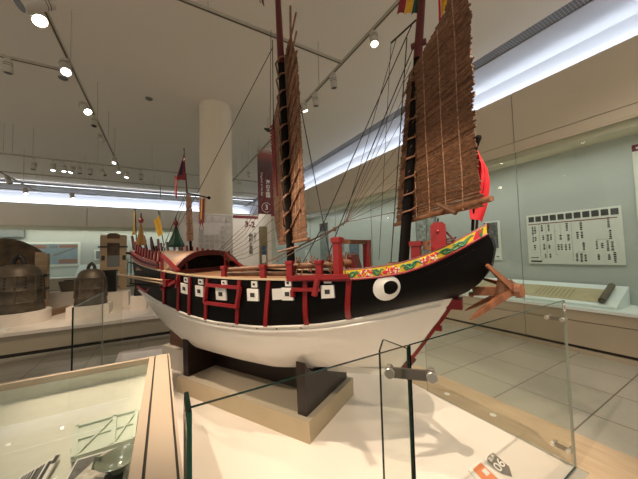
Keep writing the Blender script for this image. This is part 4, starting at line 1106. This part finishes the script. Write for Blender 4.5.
rim.use(RIM); slope_box(rim, XL, -.074, YB-.042, YB, -.04, 0); slope_box(rim, XL, -.074, YF, YF+.04, -.04, 0); slope_box(rim, XL, XL+.06, YF+.04, YB-.042, -.04, 0)
rim.build('rim', desk)
bd = MB(CAB)
for x0, x1, y0, y1 in ((.02, .045, YF, YB), (XL, XL+.03, YF, YB), (XL, .02, YF, YF+.03), (XL, .02, YB-.03, YB)):
    bd.hexa([(x0, y0, 0), (x1, y0, 0), (x1, y1, 0), (x0, y1, 0), (x0, y0, dz(y0)-.04), (x1, y0, dz(y0)-.04), (x1, y1, dz(y1)-.04), (x0, y1, dz(y1)-.04)])
bd.build('carcass', desk)
li = MB(DESKIN)
zi = .755
li.box(XL+.03, -.05, YF+.03, YB-.03, zi-.02, zi)
li.hexa([(-.078, YF+.04, zi), (-.07, YF+.04, zi), (-.07, YB-.04, zi), (-.078, YB-.04, zi), (-.078, YF+.04, dz(YF)-.05), (-.07, YF+.04, dz(YF)-.05), (-.07, YB-.04, dz(YB)-.05), (-.078, YB-.04, dz(YB)-.05)])
li.box(XL+.03, -.07, YB-.05, YB-.042, zi, dz(YB)-.03)
li.build('lining', desk)
for x0, x1 in ((XL+.06, -.915), (-.911, -.076)):
    gl = MB(TOPGLASS); slope_box(gl, x0, x1, YF+.042, YB-.044, -.012, -.002); gl.build('glass_top', desk)
# inside: pale green braced tray, photo board, bowl, caption board
def dp(u, v, z): return Vector(atz(u, v, z))
# true position seen through the glass on the lining floor
ga, gb, gc, gd = [dp(u, v, .775) for u, v in ((76, 429), (137, 412), (133, 441), (74, 460))]
tr = MB(PALEGRN)
nrmv = Vector((0, 0, 1))
def q4(a, b, c, d, h): tr.prism([a, b, c, d], (0, 0, h))
tr.prism([ga, gb, gc, gd], (0, 0, .006))
def rib(a, b, w, h=.018): a = a+Vector((0, 0, .006)); b = b+Vector((0, 0, .006)); tr.bar(a, b, w, h)
rib(ga, gb, .02); rib(gd, gc, .012); rib(ga, gd, .02); rib(gb, gc, .014)
mt, mb_ = ga.lerp(gb, .62), gd.lerp(gc, .62); rib(mt, mb_, .016)
rib(ga.lerp(gd, .5), mt.lerp(mb_, .5), .004, .014); rib(gd, mt, .006, .014); rib(ga, mt, .006, .01); rib(mt.lerp(mb_, .5), gb.lerp(gc, .5), .004, .014); rib(mb_, gb, .006, .014)
tag(tr.build('support_tray', origin=(ga.x, ga.y, .775)), 'pale green braced tray inside the desk showcase behind the photo board', 'tray')
for nm_, pc_ in (('a', ga), ('b', gc)):
    pass
lg = MB(PALEGRN); mid = (ga+gc)/2; lg.box(mid.x-.1, mid.x+.1, mid.y-.04, mid.y+.04, zi, .775); 
tag(lg.build('support_block', origin=(mid.x, mid.y, zi)), 'pale green block under the braced tray in the desk showcase', 'block')
pa, pb_, pc2, pd2 = [dp(u, v, .785) for u, v in ((77, 459.5), (130, 443.5), (122, 500), (52, 505))]
ph = thing('photo_board', 'white edged board with dark floral photo print in the desk showcase', 'board', (pa.x, pa.y, .785))
MB(PWHITE).prism([pa, pb_, pc2, pd2], (0, 0, -.012)).build('backing', ph)
def inset(a, b, c, d, f1, f2, g1, g2):  # bilinear inset
    def L(u_, v_): return a.lerp(b, u_).lerp(d.lerp(c, u_), v_)
    return [L(f1, g1), L(f2, g1), L(f2, g2), L(f1, g2)]
pr_ = MB(PHOTOBW); pr_.prism(inset(pa, pb_, pc2, pd2, .03, .96, .05, .95), (0, 0, .002)); pr_.build('printed_photo', ph)
sk = MB(SPECK); 
def Lp(u_, v_): return pa.lerp(pb_, u_).lerp(pd2.lerp(pc2, u_), v_)+Vector((0, 0, .0025))
sk.prism([Lp(.50, .04), Lp(.70, .06), Lp(.62, .25), Lp(.66, .7), Lp(.2, .8), Lp(.12, .6)], (0, 0, .0015)); sk.prism([Lp(.86, .08), Lp(.95, .08), Lp(.95, .3), Lp(.88, .25)], (0, 0, .0015)); sk.build('speckled_area', ph)
bc = dp(118, 471, .79); 
bw = thing('celadon_bowl', 'grey green glazed bowl standing on the photo board', 'bowl', bc)
pr0 = [(.030, 0), (.034, .006), (.040, .02), (.070, .045), (.088, .062), (.098, .068), (.100, .071), (.096, .073), (.080, .066), (.060, .05), (.030, .032), (.001, .028)]
vsc = .66
MB(CELADON).lathe([(r*vsc, z*vsc) for r, z in pr0], bc, 40).build('bowl_body', bw, smooth=True)
MB(CELADON).bar(bc+Vector((-.068, .02, .02)), bc+Vector((-.060, .03, .055)), .02, .012).build('lug', bw)
ca, cb2, cc2, cd2 = [dp(u, v, .775) for u, v in ((20, 476), (60.5, 453.5), (42, 485), (0, 510))]
cbd = thing('caption_board', 'white caption board with rows of black writing at the lower left corner', 'caption', (ca.x, ca.y, .775))
MB(PWHITE).prism([ca, cb2, cc2, cd2], (0, 0, -.01)).build('board', cbd)
def Lc(u_, v_): return ca.lerp(cb2, u_).lerp(cd2.lerp(cc2, u_), v_)+Vector((0, 0, .001))
ink = MB(INK)
for u_, v0_, v1_, w in ((.93, .02, .30, .012), (.78, .12, .8, .010), (.62, .1, .8, .004), (.55, .1, .8, .004), (.47, .12, .8, .006), (.36, .1, .8, .004), (.28, .1, .8, .003), (.20, .1, .8, .003), (.12, .1, .8, .003)):
    ink.bar(Lc(u_, v0_), Lc(u_, v1_), w, .002)
ink.build('writing', cbd)

# ================================================================== BELLS PLATFORM
bp_ = MB(PLINTH)
bp_.box(-7.0, .45, 6.30, 10.2, .345, .40); bp_.use(CAB).box(-7.0, .45, 6.33, 10.2, .06, .345); bp_.use(DARKGAP).box(-6.95, .42, 6.36, 10.1, .0, .06)
tag(bp_.build('bell_platform', origin=(-2, 6.3, 0)), 'long low platform with white top carrying the bronze bells', 'platform')
def bell(c, R, Hh, label, studs=True):
    c = Vector(c); t = thing('bronze_bell', label, 'bell', c)
    prof = [(R, 0), (R*1.005, Hh*.05), (R*.97, Hh*.10), (R*.965, Hh*.18), (R*.975, Hh*.20), (R*.94, Hh*.22), (R*.93, Hh*.44), (R*.95, Hh*.455), (R*.915, Hh*.48), (R*.88, Hh*.74), (R*.90, Hh*.755), (R*.84, Hh*.79), (R*.78, Hh*.88), (R*.62, Hh*.96), (R*.35, Hh*1.0), (R*.01, Hh*1.01)]
    bd_ = MB(BRONZE).lathe(prof, c, 48); bd_.use(BRONZED)
    # vertical bands and studs
    for k_ in range(8):
        a_ = 2*PI*k_/8+.2; v = Vector((math.cos(a_), math.sin(a_), 0)); MB(BRONZE).bar(c+v*R*.965+Vector((0, 0, Hh*.2)), c+v*R*.90+Vector((0, 0, Hh*.74)), .012, .03).build('raised_band', t)
    for k_ in range(16):
        a_ = 2*PI*(k_+.5)/16
        for rr_ in range(4):
            z = Hh*(.52+.065*rr_); rad = R*(.91-.03*rr_/3)
            bd_.ball(c+Vector((math.cos(a_)*rad, math.sin(a_)*rad, z)), R*.045, 3)
    bd_.build('bell_body', t, smooth=True)
    hd = MB(BRONZED); r = R*.20; z0 = c.z+Hh
    for dx in (-1, 1): hd.tube([c+Vector((dx*r*(.9*math.cos(PI*i/12)+.1), 0, Hh+r*2.1*math.sin(PI*i/12)-.01)) for i in range(7)], r*.55, 8)
    hd.ball(c+Vector((0, 0, Hh+r*2.3)), r*.5, 5); hd.build('dragon_loop', t, smooth=True)
    return t
# big bell
bc1 = Vector((-2.33, 7.25, 0)); 
MB_ = MB(PLINTH); MB_.lathe([(.46, .401), (.46, .615)], (bc1.x, bc1.y, 0), 48)
tag(MB_.build('round_plinth', origin=(bc1.x, bc1.y, .4), smooth=True), 'round white plinth under the largest bronze bell', 'plinth')
bell((bc1.x, bc1.y, .616), .375, .86, 'largest bronze bell on a round white plinth at the left edge')
pc_ = Vector((-1.27, 7.3, 0))
q0 = MB(PLINTH).box(pc_.x-.33, pc_.x+.33, pc_.y-.28, pc_.y+.28, .401, .615)
tag(q0.build('square_plinth', origin=(pc_.x, pc_.y, .4)), 'white block plinth under the smaller bronze bell', 'plinth')
bell((pc_.x, pc_.y, .616), .27, .72, 'smaller bronze bell with dragon loop left of the ship stern')
# big rounded brown stone behind
sb_ = MB(ROCK); n = 24; poly = []
cx, cz_ = -2.92, 1.44
for i in range(n+1):
    a_ = PI*i/n; w = 1+.03*math.sin(5*a_); poly.append((cx+.62*w*math.cos(a_), 8.35, cz_+.58*w*math.sin(a_)))
poly += [(cx-.60, 8.35, .401), (cx+.60, 8.35, .401)]
sb_.prism(poly, (0, .28, 0)); tag(sb_.build('rounded_stone', origin=(cx, 8.35, .4), smooth=False, bevel=.03), 'mottled brown round topped stone behind the largest bell', 'stone')
# timber post beside it
fr2 = thing('timber_post', 'pale timber post with dark bands right of the largest bell', 'post', (-2.2, 7.95, .4))
MB(TAN).box(-2.30, -2.17, 7.9, 8.0, .401, 1.72).build('upright', fr2); MB(TAN).box(-2.17, -2.11, 7.9, 8.06, .401, 1.68).build('side_board', fr2)
for z in (1.20, .93): MB(LAMPD).box(-2.33, -2.10, 7.86, 8.03, z, z+.05).build('metal_band', fr2)
bm_ = MB(mat('brown_beam', (.22, .13, .07), .7)); bm_.prism([(-2.15, 7.6, .402), (-1.75, 8.5, .402), (-1.60, 8.45, .402), (-1.98, 7.55, .402)], (0, 0, .10)); tag(bm_.build('timber_beam', origin=(-1.9, 8, .4)), 'short brown timber beam lying between the two bells', 'beam')
# dark pot on long plinth
q0 = MB(PLINTH).box(-2.6, -1.60, 8.66, 9.2, .401, .775); tag(q0.build('long_plinth', origin=(-2.1, 8.8, .4)), 'beige block plinth under the dark square vessel', 'plinth')
ps = thing('square_vessel', 'dark square vessel between the two bells on a beige block', 'vessel', (-1.96, 8.8, .776))
MB(mat('vessel_brown', (.13, .11, .09), .6)).hexa([(-2.08, 8.75, .776), (-1.82, 8.75, .776), (-1.82, 8.95, .776), (-2.08, 8.95, .776), (-2.12, 8.66, 1.03), (-1.78, 8.66, 1.03), (-1.78, 8.98, 1.03), (-2.12, 8.98, 1.03)]).build('vessel_body', ps)
MB(BRONZED).box(-2.03, -1.87, 8.72, 8.92, 1.03, 1.05).build('lid', ps)
# timber gate frame with panel
fy = 8.6
f3 = thing('timber_frame', 'tall pale timber frame with dark panel standing behind the smaller bell', 'frame', (-1.06, fy, .4))
MB(TAN).box(-1.34, -1.20, fy, fy+.10, .401, 2.14).build('upright', f3); MB(TAN).box(-.94, -.80, fy, fy+.10, .401, 2.14).build('upright', f3)
MB(TAN).box(-1.20, -.94, fy, fy+.09, 1.94, 2.05).build('crossbar', f3); MB(TAN).box(-1.20, -.94, fy, fy+.09, 1.22, 1.33).build('crossbar', f3)
MB(mat('old_panel', (.085, .055, .035), .7, noise=.4, nscale=6)).box(-1.20, -.94, fy+.03, fy+.07, 1.62, 1.94).build('upper_panel', f3); MB(GREY).box(-1.20, -.94, fy+.03, fy+.07, 1.33, 1.62).build('lower_panel', f3)
rp_ = MB(ROCK); rp_.prism([(-1.2, fy, 2.05), (-.94, fy, 2.05), (-.94, fy, 2.15), (-1.0, fy, 2.19), (-1.14, fy, 2.19), (-1.2, fy, 2.15)], (0, .09, 0)); rp_.build('cresting', f3)
for x in (-1.38, -.97): MB(LAMPD).box(x, x+.20, fy-.02, fy-.001, 1.82, 1.86).build('metal_band', f3)
for x in (-1.31, -.88): MB(LAMPD).box(x, x+.07, fy-.02, fy-.001, 1.50, 1.62).build('iron_fitting', f3)
q0 = MB(LAMPD).box(-1.42, -.95, 8.1, 8.4, .75, 1.27); tag(q0.build('dark_block', origin=(-1.2, 8.2, .75)), 'dark block at the foot of the timber frame', 'block')
q0.v = []; 
q0 = MB(PLINTH).box(-1.45, -.7, 8.05, 8.58, .401, .749); tag(q0.build('low_plinth', origin=(-1.1, 8.3, .4)), 'white block under the dark block and timber frame foot', 'plinth')
q0 = MB(PLINTH).box(-.60, -.30, 7.3, 7.6, .401, .69); tag(q0.build('small_plinth', origin=(-.45, 7.4, .4)), 'small white block plinth below the ship stern', 'plinth')
q0 = MB(BRONZED).lathe([(.075, 0), (.085, .02), (.06, .2), (.07, .36), (.05, .40)], (-.47, 7.45, .691), 16); tag(q0.build('small_vessel', origin=(-.47, 7.45, .69)), 'small dark vessel on the small white block behind the stern', 'vessel')
q0 = MB(BOARDW).prism([(-2.7, 6.5, .402), (-2.2, 6.5, .402), (-2.22, 6.72, .402), (-2.72, 6.72, .402)], (0, 0, .02)); tag(q0.build('label_plate', origin=(-2.45, 6.6, .4)), 'flat pale label plate before the round plinth', 'label')

# far wall case contents
mp_ = thing('map_poster', 'pale blue map poster on the far wall case', 'poster', (-4.8, 18.70, 1.9))
a, b = aty(22, 242, 18.7), aty(80, 265.5, 18.7)
x0_, x1_, z0_, z1_ = a[0], b[0], b[2], a[2]
MB(BOARDW).box(x0_, x1_, 18.71, 18.745, z0_, z1_).build('board', mp_)
mm = MB(MAPB, MAPR, GREY); mm.box(x0_+.1, x1_-.1, 18.70, 18.709, z0_+.1, z1_-.1); W_ = x1_-x0_; Hh = z1_-z0_
mm.use(MAPR).box(x0_+W_*.12, x0_+W_*.40, 18.69, 18.699, z1_-Hh*.26, z1_-Hh*.12).box(x0_+W_*.62, x0_+W_*.95, 18.69, 18.699, z1_-Hh*.24, z1_-Hh*.12).box(x0_+W_*.62, x0_+W_*.95, 18.69, 18.699, z0_+Hh*.12, z0_+Hh*.28)
mm.use(GREY).box(x0_+W_*.45, x0_+W_*.60, 18.69, 18.699, z1_-Hh*.26, z1_-Hh*.14)
for i in range(9): mm.box(x0_+W_*(.52+.045*i), x0_+W_*(.56+.045*i), 18.69, 18.699, z0_+Hh*(.42+.035*i), z0_+Hh*(.50+.035*i))
mm.build('printed_map', mp_)
a, b = aty(-14, 227.5, 18.6), aty(24, 237, 18.6)
tag(MB(GREY).box(a[0], b[0], 18.6, 18.7, b[2], a[2]).build('dark_panel', origin=(a[0], 18.6, a[2])), 'dark grey panel high in the far case at the left edge', 'panel')
a, b = aty(96, 251, 18.6), aty(102, 258.5, 18.6)
tag(MB(GREY, BOARDW).box(a[0], b[0], 18.6, 18.66, b[2], a[2]).use(BOARDW).box(a[0]-.08, b[0]+.1, 18.67, 18.7, b[2]-.08, a[2]+.08).build('small_picture', origin=(a[0], 18.6, a[2])), 'small grey picture on the far case left of the timber frame', 'picture')
a = aty(72, 266, 16.5); q0 = MB(DESKW).hexa([(a[0]-.25, 18.1, .66), (a[0]+1.5, 18.1, .66), (a[0]+1.5, 18.6, .66), (a[0]-.25, 18.6, .66), (a[0]-.1, 18.3, 1.25), (a[0]+1.5, 18.3, 1.25), (a[0]+1.5, 18.6, 1.25), (a[0]-.1, 18.6, 1.25)]); tag(q0.build('display_desk', origin=(a[0], 18.2, .66)), 'sloping white display desk in the far wall case', 'desk')

# ================================================================== RIGHT WALL CASE CONTENTS (plane x = CBX)
def wall_board(nm, u0, v0, u1, v1, label, cat, m_=BOARDW, th=.02, x=CBX-.001):
    a, b = atx(u0, v0, x-th), atx(u1, v1, x-th)
    y1_, y0_, z1_, z0_ = a[1], b[1], a[2], b[2]
    t = thing(nm, label, cat, (x-th, (y0_+y1_)/2, z0_))
    MB(m_).box(x-th, x, y0_, y1_, z0_, z1_).build('board', t)
    return t, y0_, y1_, z0_, z1_, x-th
ch, y0c, y1c, z0c, z1c, xc = wall_board('chart_board', 526, 216, 626, 265.2, 'white wall chart with eleven small portraits and columns of writing', 'chart')
Wc = y1c-y0c; Hc = z1c-z0c
def cbx(mb, f0, f1, g0, g1, d=.002):   # fractions from left (=far) and from top
    mb.box(xc-d, xc-.0005, y1c-Wc*f1, y1c-Wc*f0, z1c-Hc*g1, z1c-Hc*g0)
pm = MB(mat('portrait_print', (.06, .06, .055), .6, noise=.8, nscale=60), INK)
for i in range(11):
    f = .03+.0875*i; cbx(pm, f, f+.070, .035, .145)
pm.build('portrait_prints', ch)
mm = MB(MAROON); cbx(mm, .02, .96, .185, .20, .0025); mm.build('maroon_rule', ch)
wr = MB(INK); rnd = random.Random(11)
for f, g0, g1 in ((.075, .24, .42), (.105, .24, .38), (.075, .45, .55), (.105, .45, .53), (.09, .62, .72), (.19, .22, .34), (.20, .43, .52), (.205, .60, .70), (.215, .80, .88), (.27, .22, .34), (.255, .42, .52), (.29, .42, .52), (.265, .62, .70), (.27, .80, .88),
                  (.40, .44, .54), (.37, .62, .72), (.405, .62, .72), (.45, .62, .72), (.49, .62, .72), (.475, .22, .36), (.485, .44, .54), (.62, .22, .36), (.58, .40, .52), (.625, .40, .52), (.635, .60, .72), (.56, .80, .93), (.605, .80, .93), (.645, .82, .93),
                  (.88, .18, .34), (.89, .40, .56), (.76, .58, .72), (.81, .62, .72), (.86, .58, .74), (.90, .60, .74), (.77, .82, .92), (.865, .82, .92), (.915, .78, .95)):
    g = g0
    while g < g1:
        h_ = rnd.uniform(.014, .026); w_ = rnd.uniform(.008, .013); cbx(wr, f-w_, f+w_, g, g+h_); g += h_+.012
cbx(wr, .03, .13, .87, .885); cbx(wr, .03, .17, .935, .965)
wr.build('writing', ch)
ln = MB(GREYINK)
for f, g0, g1 in ((.155, .20, .88), (.235, .20, .90), (.335, .22, .82), (.40, .22, .42), (.52, .22, .92)): cbx(ln, f, f+.003, g0, g1)
for f0, f1, g in ((.335, .37, .82), (.155, .20, .90), (.52, .60, .92), (.76, .90, .55), (.56, .65, .77)): cbx(ln, f0, f1, g, g+.006)
ln.build('chart_lines', ch)
bp2, y0, y1, z0, z1, xx = wall_board('text_banner', 631.5, 145.5, 660, 222, 'white text banner with maroon head at the right picture edge', 'banner')
hd = MB(MAROON, INK); hd.box(xx-.002, xx, y0, y1, z1-.10, z1)
hd.use(PWHITE)
for i in range(4): hd.box(xx-.003, xx-.0021, y1-.07-.05*i, y1-.04-.05*i, z1-.07, z1-.04)
hd.use(INK)
for i in range(3): hd.box(xx-.002, xx, y1-.10-.03*i, y1-.07-.03*i, z1-.30-.04*i, z1-.27-.04*i).box(xx-.002, xx, y1-.12, y1-.05, z1-.38-.1*i, z1-.365-.1*i)
hd.build('print', bp2)
pb2, y0, y1, z0, z1, xx = wall_board('photo_panel', 484, 222, 502, 260, 'white panel with a black and white photograph behind the bow', 'picture')
MB(mat('bw_photo', (.10, .10, .10), .6, noise=.95, nscale=14)).box(xx-.003, xx, y0+.05, y1-.03, z0+.25, z1-.03).build('photograph', pb2)
MB(INK).box(xx-.003, xx, y0+.05, y0+.10, z0+.06, z0+.08).build('caption', pb2)
rb, y0, y1, z0, z1, xx = wall_board('rubbing_panel', 415, 214, 437, 262, 'grey stone rubbing panel in a dark frame behind the red bow post', 'panel', GREY, .05)
MB(STONE).box(xx-.004, xx, y0+.05, y1-.05, z0+.03, z1-.12).build('rubbing', rb)
gp_, y0, y1, z0, z1, xx = wall_board('grey_hanging', 319.5, 224, 328, 262, 'tall grey hanging with dark head right of the narrow sail', 'panel', mat('hanging_grey', (.20, .22, .21), .8, noise=.25, nscale=5), .05)
MB(INK).box(xx-.004, xx, y0, y1, z1-.35, z1).build('head_band', gp_)
gp2, y0, y1, z0, z1, xx = wall_board('blue_hanging', 349, 242.5, 358, 259, 'small blue grey panel seen through the red gallows frame', 'panel', mat('hanging_blue', (.13, .17, .21), .8, noise=.2, nscale=8), .05)
for (u0, v0, u1, v1, m_, lb) in ((340.5, 242, 344, 251, MAPB, 'small light blue card seen through the left of the gallows frame'), (305, 250, 309.5, 262, BOARDW, 'small white card right of the narrow sail near the deck')):
    wall_board('small_card', u0, v0, u1, v1, lb, 'card', m_)
# desk with the scroll
YD0, YD1 = 1.245, 5.4
zA, zB = .695, .93
dk_ = MB(DESKW).hexa([(5.42, YD0, .656), (6.06, YD0, .656), (6.06, YD1, .656), (5.42, YD1, .656), (5.42, YD0, zA), (6.06, YD0, zB), (6.06, YD1, zB), (5.42, YD1, zA)])
tag(dk_.build('scroll_desk', origin=(5.7, 3.0, .656)), 'long sloping white desk in the right wall case under the chart', 'desk')
def dkz(x): return zA + (zB-zA)*(x-5.42)/.64
scr = thing('hand_scroll', 'unrolled old paper hand scroll on the white desk under the chart', 'scroll', (5.7, 3.0, dkz(5.7)))
xa, xb = 5.50, 5.90
MB(SCROLL).hexa([(xa, 1.42, dkz(xa)+.002), (xb, 1.42, dkz(xb)+.002), (xb, 5.2, dkz(xb)+.002), (xa, 5.2, dkz(xa)+.002), (xa, 1.42, dkz(xa)+.006), (xb, 1.42, dkz(xb)+.006), (xb, 5.2, dkz(xb)+.006), (xa, 5.2, dkz(xa)+.006)]).build('paper', scr)
sw = MB(SCRINK)
for i in range(48):
    y = 1.80+.055*i + (.25 if i > 8 else 0)
    ln_ = rnd.uniform(.25, .9) if i > 8 else .95
    x0_ = xb-.03; x1_ = xb-.03-(xb-xa-.06)*ln_
    sw.bar((x0_, y, dkz(x0_)+.0065), (x1_, y, dkz(x1_)+.0065), .012 if i <= 8 else .008, .001)
sw.build('writing', scr)
MB(mat('scroll_roller', (.12, .10, .07), .6, noise=.2, nscale=20)).tube([(5.47, 1.40, dkz(5.47)+.048), (5.95, 1.40, dkz(5.95)+.048)], .042, 20).tube([(5.44, 1.40, dkz(5.44)+.048), (5.47, 1.40, dkz(5.47)+.048)], .018, 12).build('roller', scr, smooth=True)

# ================================================================== SIGN WALL BEHIND THE SHIP AND BANNER
sy = 5.30
def sign_panel(nm, u0, v0, u1, label, m_, zb=.014, cat='panel', y=sy):
    a, b = aty(u0, v0, y), aty(u1, v0, y); z1 = aty((u0+u1)/2, v0+.6, y)[2]
    t = thing(nm, label, cat, ((a[0]+b[0])/2, y, zb)); MB(m_).box(a[0], b[0], y, y+.05, zb, z1).build('board', t)
    return t, a[0], b[0], z1
gp, xa_, xb_, zt_ = sign_panel('inscription_panel', 180, 213, 232, 'grey standing panel with rows of grey characters under the round column', SIGNG)
rows_ = ['国', '琉球國', '者南海', '勝地而', '鍾三韓', '之秀以']
for i, (u, chs, v0) in enumerate(((201.5, '琉球國者', 231.5), (206.7, '南海勝', 237), (212, '地而鍾', 237), (217.4, '三韓之', 237), (222.7, '大明為輔車', 228))):
    for k_, c in enumerate(chs):
        q = aty(u, v0+4.9*k_, sy-.004); text_mesh(c, .085, q, (1, 0, 0), (0, 0, 1), GREYINK, 'character', gp, bold=.0004)
fr4 = MB(GREYINK)
for z in (zt_-.03, zt_-.15): fr4.box(xa_+.02, xb_-.02, sy-.003, sy-.0005, z, z+.006)
for x in (xb_-.02, xb_-.12): fr4.box(x, x+.005, sy-.003, sy-.0005, 1.2, zt_-.03)
for i in range(6):
    cx_ = xa_+.12+.14*i; fr4.tube([(cx_+.035*math.cos(a_), sy-.003, zt_-.09+.035*math.sin(a_)) for a_ in np.linspace(0, 5.5, 12)], .003, 4)
for i in range(4):
    cz2 = zt_-.25-.14*i; fr4.tube([(xb_-.068+.03*math.cos(a_), sy-.003, cz2+.035*math.sin(a_)) for a_ in np.linspace(0, 5.5, 12)], .003, 4)
fr4.build('scroll_border', gp)
wp, xa_, xb_, zt_ = sign_panel('section_panel', 232.4, 214.5, 258.5, 'white standing section panel headed 3-2 with maroon top band', SIGNW)
MB(MAROON).box(xa_+.01, xb_-.01, sy-.003, sy-.0005, zt_-.065, zt_-.012).build('top_band', wp)
q = aty(250, 224.5, sy-.004); text_mesh('3-2', .155, q, (1, 0, 0), (0, 0, 1), MAROON, 'section_number', wp, bold=.003)
q = aty(251, 244, sy-.004); text_mesh('冊\n封\n と\n進\n貢'.replace(' ', ''), .085, q, (1, 0, 0), (0, 0, 1), INK, 'title', wp, line=.95, bold=.001)
q = aty(255, 237.5, sy-.004); text_mesh('中\n国\nと\nの', .05, q, (1, 0, 0), (0, 0, 1), INK, 'subtitle', wp, line=1.0)
# next white panel, olive panel with small blue print
wp2, xa_, xb_, zt_ = sign_panel('lobby_panel', 258.8, 213.5, 271, 'white panel standing below the maroon hanging banner', SIGNW, y=5.42)
ol = mat('olive_panel', (.20, .17, .09), .8)
a, b = aty(259.5, 224, 5.40), aty(266.8, 224, 5.40); z1 = aty(263, 226.5, 5.4)[2]
op = thing('olive_cabinet', 'narrow olive panel with a small blue print right of the section panel', 'panel', (a[0], 5.395, .02))
MB(ol).box(a[0], b[0], 5.385, 5.415, .014, z1).build('board', op)
p0, p1_ = aty(261.8, 246, 5.38), aty(266, 254.5, 5.38); MB(BLUE).box(p0[0], p1_[0], 5.375, 5.384, p1_[2], p0[2]).build('blue_print', op)
p0, p1_ = aty(262, 255, 5.38), aty(266, 263, 5.38); MB(SIGNW).box(p0[0], p1_[0], 5.375, 5.384, p1_[2], p0[2]).build('white_print', op)
tag(MB(mat('pale_case_end', (.50, .55, .48), .6)).box(aty(267, 250, 5.5)[0], aty(276, 250, 5.5)[0], 5.49, 5.54, .014, aty(270, 222, 5.5)[2]).build('pale_panel', origin=(2.0, 5.47, 0)), 'pale green standing panel just left of the narrow sail foot', 'panel')
# maroon hanging banner
by = 7.4
a, b = aty(258.3, 215.5, by), aty(281, 215.5, by); z0, z1 = aty(266, 215.8, by)[2], aty(262, 147, by)[2]
bn = thing('hanging_banner', 'maroon hanging banner with vertical white writing left of the narrow sail', 'banner', ((a[0]+b[0])/2, by, z1))
bm = MB(BANRED)
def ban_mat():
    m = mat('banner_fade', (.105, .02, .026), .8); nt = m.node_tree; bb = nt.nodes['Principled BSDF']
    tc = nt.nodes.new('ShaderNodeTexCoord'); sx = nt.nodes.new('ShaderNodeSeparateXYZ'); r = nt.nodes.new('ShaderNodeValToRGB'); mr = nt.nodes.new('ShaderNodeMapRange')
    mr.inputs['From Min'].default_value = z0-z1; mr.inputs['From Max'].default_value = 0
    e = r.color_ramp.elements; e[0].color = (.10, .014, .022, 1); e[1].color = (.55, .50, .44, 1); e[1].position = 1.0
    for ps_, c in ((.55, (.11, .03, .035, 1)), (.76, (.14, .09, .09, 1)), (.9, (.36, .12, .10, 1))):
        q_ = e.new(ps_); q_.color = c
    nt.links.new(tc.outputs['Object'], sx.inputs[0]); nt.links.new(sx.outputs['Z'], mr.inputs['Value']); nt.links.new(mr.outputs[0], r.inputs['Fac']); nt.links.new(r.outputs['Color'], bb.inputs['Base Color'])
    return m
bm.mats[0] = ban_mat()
bm.box(a[0], b[0], by, by+.012, z0, z1).build('cloth', bn)
MB(TRACK).tube([(a[0], by+.006, z1), (b[0], by+.006, z1)], .012, 6).build('hanging_rod', bn)
wre = MB(TRACK)
for x in (a[0]+.05, b[0]-.05): wre.tube([(x, by+.006, z1), (x, by+.006, CZ-.001)], .004, 4)
wre.build('hanging_wire', bn)
text_mesh('海\nの\n王\n国', .14, aty(268, 189, by-.004), (1, 0, 0), (0, 0, 1), PWHITE, 'vertical_title', bn, line=.92, bold=.001)
text_mesh('Kingdom of the Sea', .084, aty(261.8, 184, by-.004), (0, 0, -1), (1, 0, 0), PWHITE, 'vertical_subtitle', bn)
text_mesh('3', .21, aty(266.5, 207.5, by-.004), (1, 0, 0), (0, 0, 1), PWHITE, 'chapter_number', bn, bold=.001)
rg_ = MB(PWHITE); cq = Vector(aty(266.5, 207.5, by-.004)); rg_.tube([cq+Vector((.135*math.cos(a_), 0, .135*math.sin(a_))) for a_ in np.linspace(.6, 5.6, 20)], .006, 5); rg_.build('number_ring', bn)
# small ceiling projector fitting seen beside the mast
p = aty(268, 130, 6.2); t = thing('ceiling_fitting', 'small dark fitting on a thin rod left of the tall mast', 'ceiling fitting', (p[0], 6.2, p[2]))
MB(LAMPD).ball(p, .05, 6).bar(Vector(p)+Vector((-.09, 0, .02)), Vector(p)+Vector((.06, 0, -.03)), .04, .04).build('housing', t); MB(TRACK).tube([p, (p[0], 6.2, CZ-.001)], .008, 5).build('rod', t)

# ================================================================== WORLD AND VIEW
w = bpy.data.worlds.new('room_air'); scn.world = w; w.use_nodes = True
bg = w.node_tree.nodes['Background']; bg.inputs['Color'].default_value = (1.0, .90, .76, 1); bg.inputs['Strength'].default_value = .6
scn.view_settings.view_transform = 'Standard'; scn.view_settings.look = 'None'
scn.view_settings.exposure = 0.12; scn.view_settings.gamma = 1.0
scn.view_settings.use_curve_mapping = False
scn.cycles.max_bounces = 12; scn.cycles.transparent_max_bounces = 24; scn.cycles.glossy_bounces = 4; scn.cycles.diffuse_bounces = 4
scn.cycles.sample_clamp_indirect = 6
for o in bpy.data.objects:
    if '_w' in o: del o['_w']
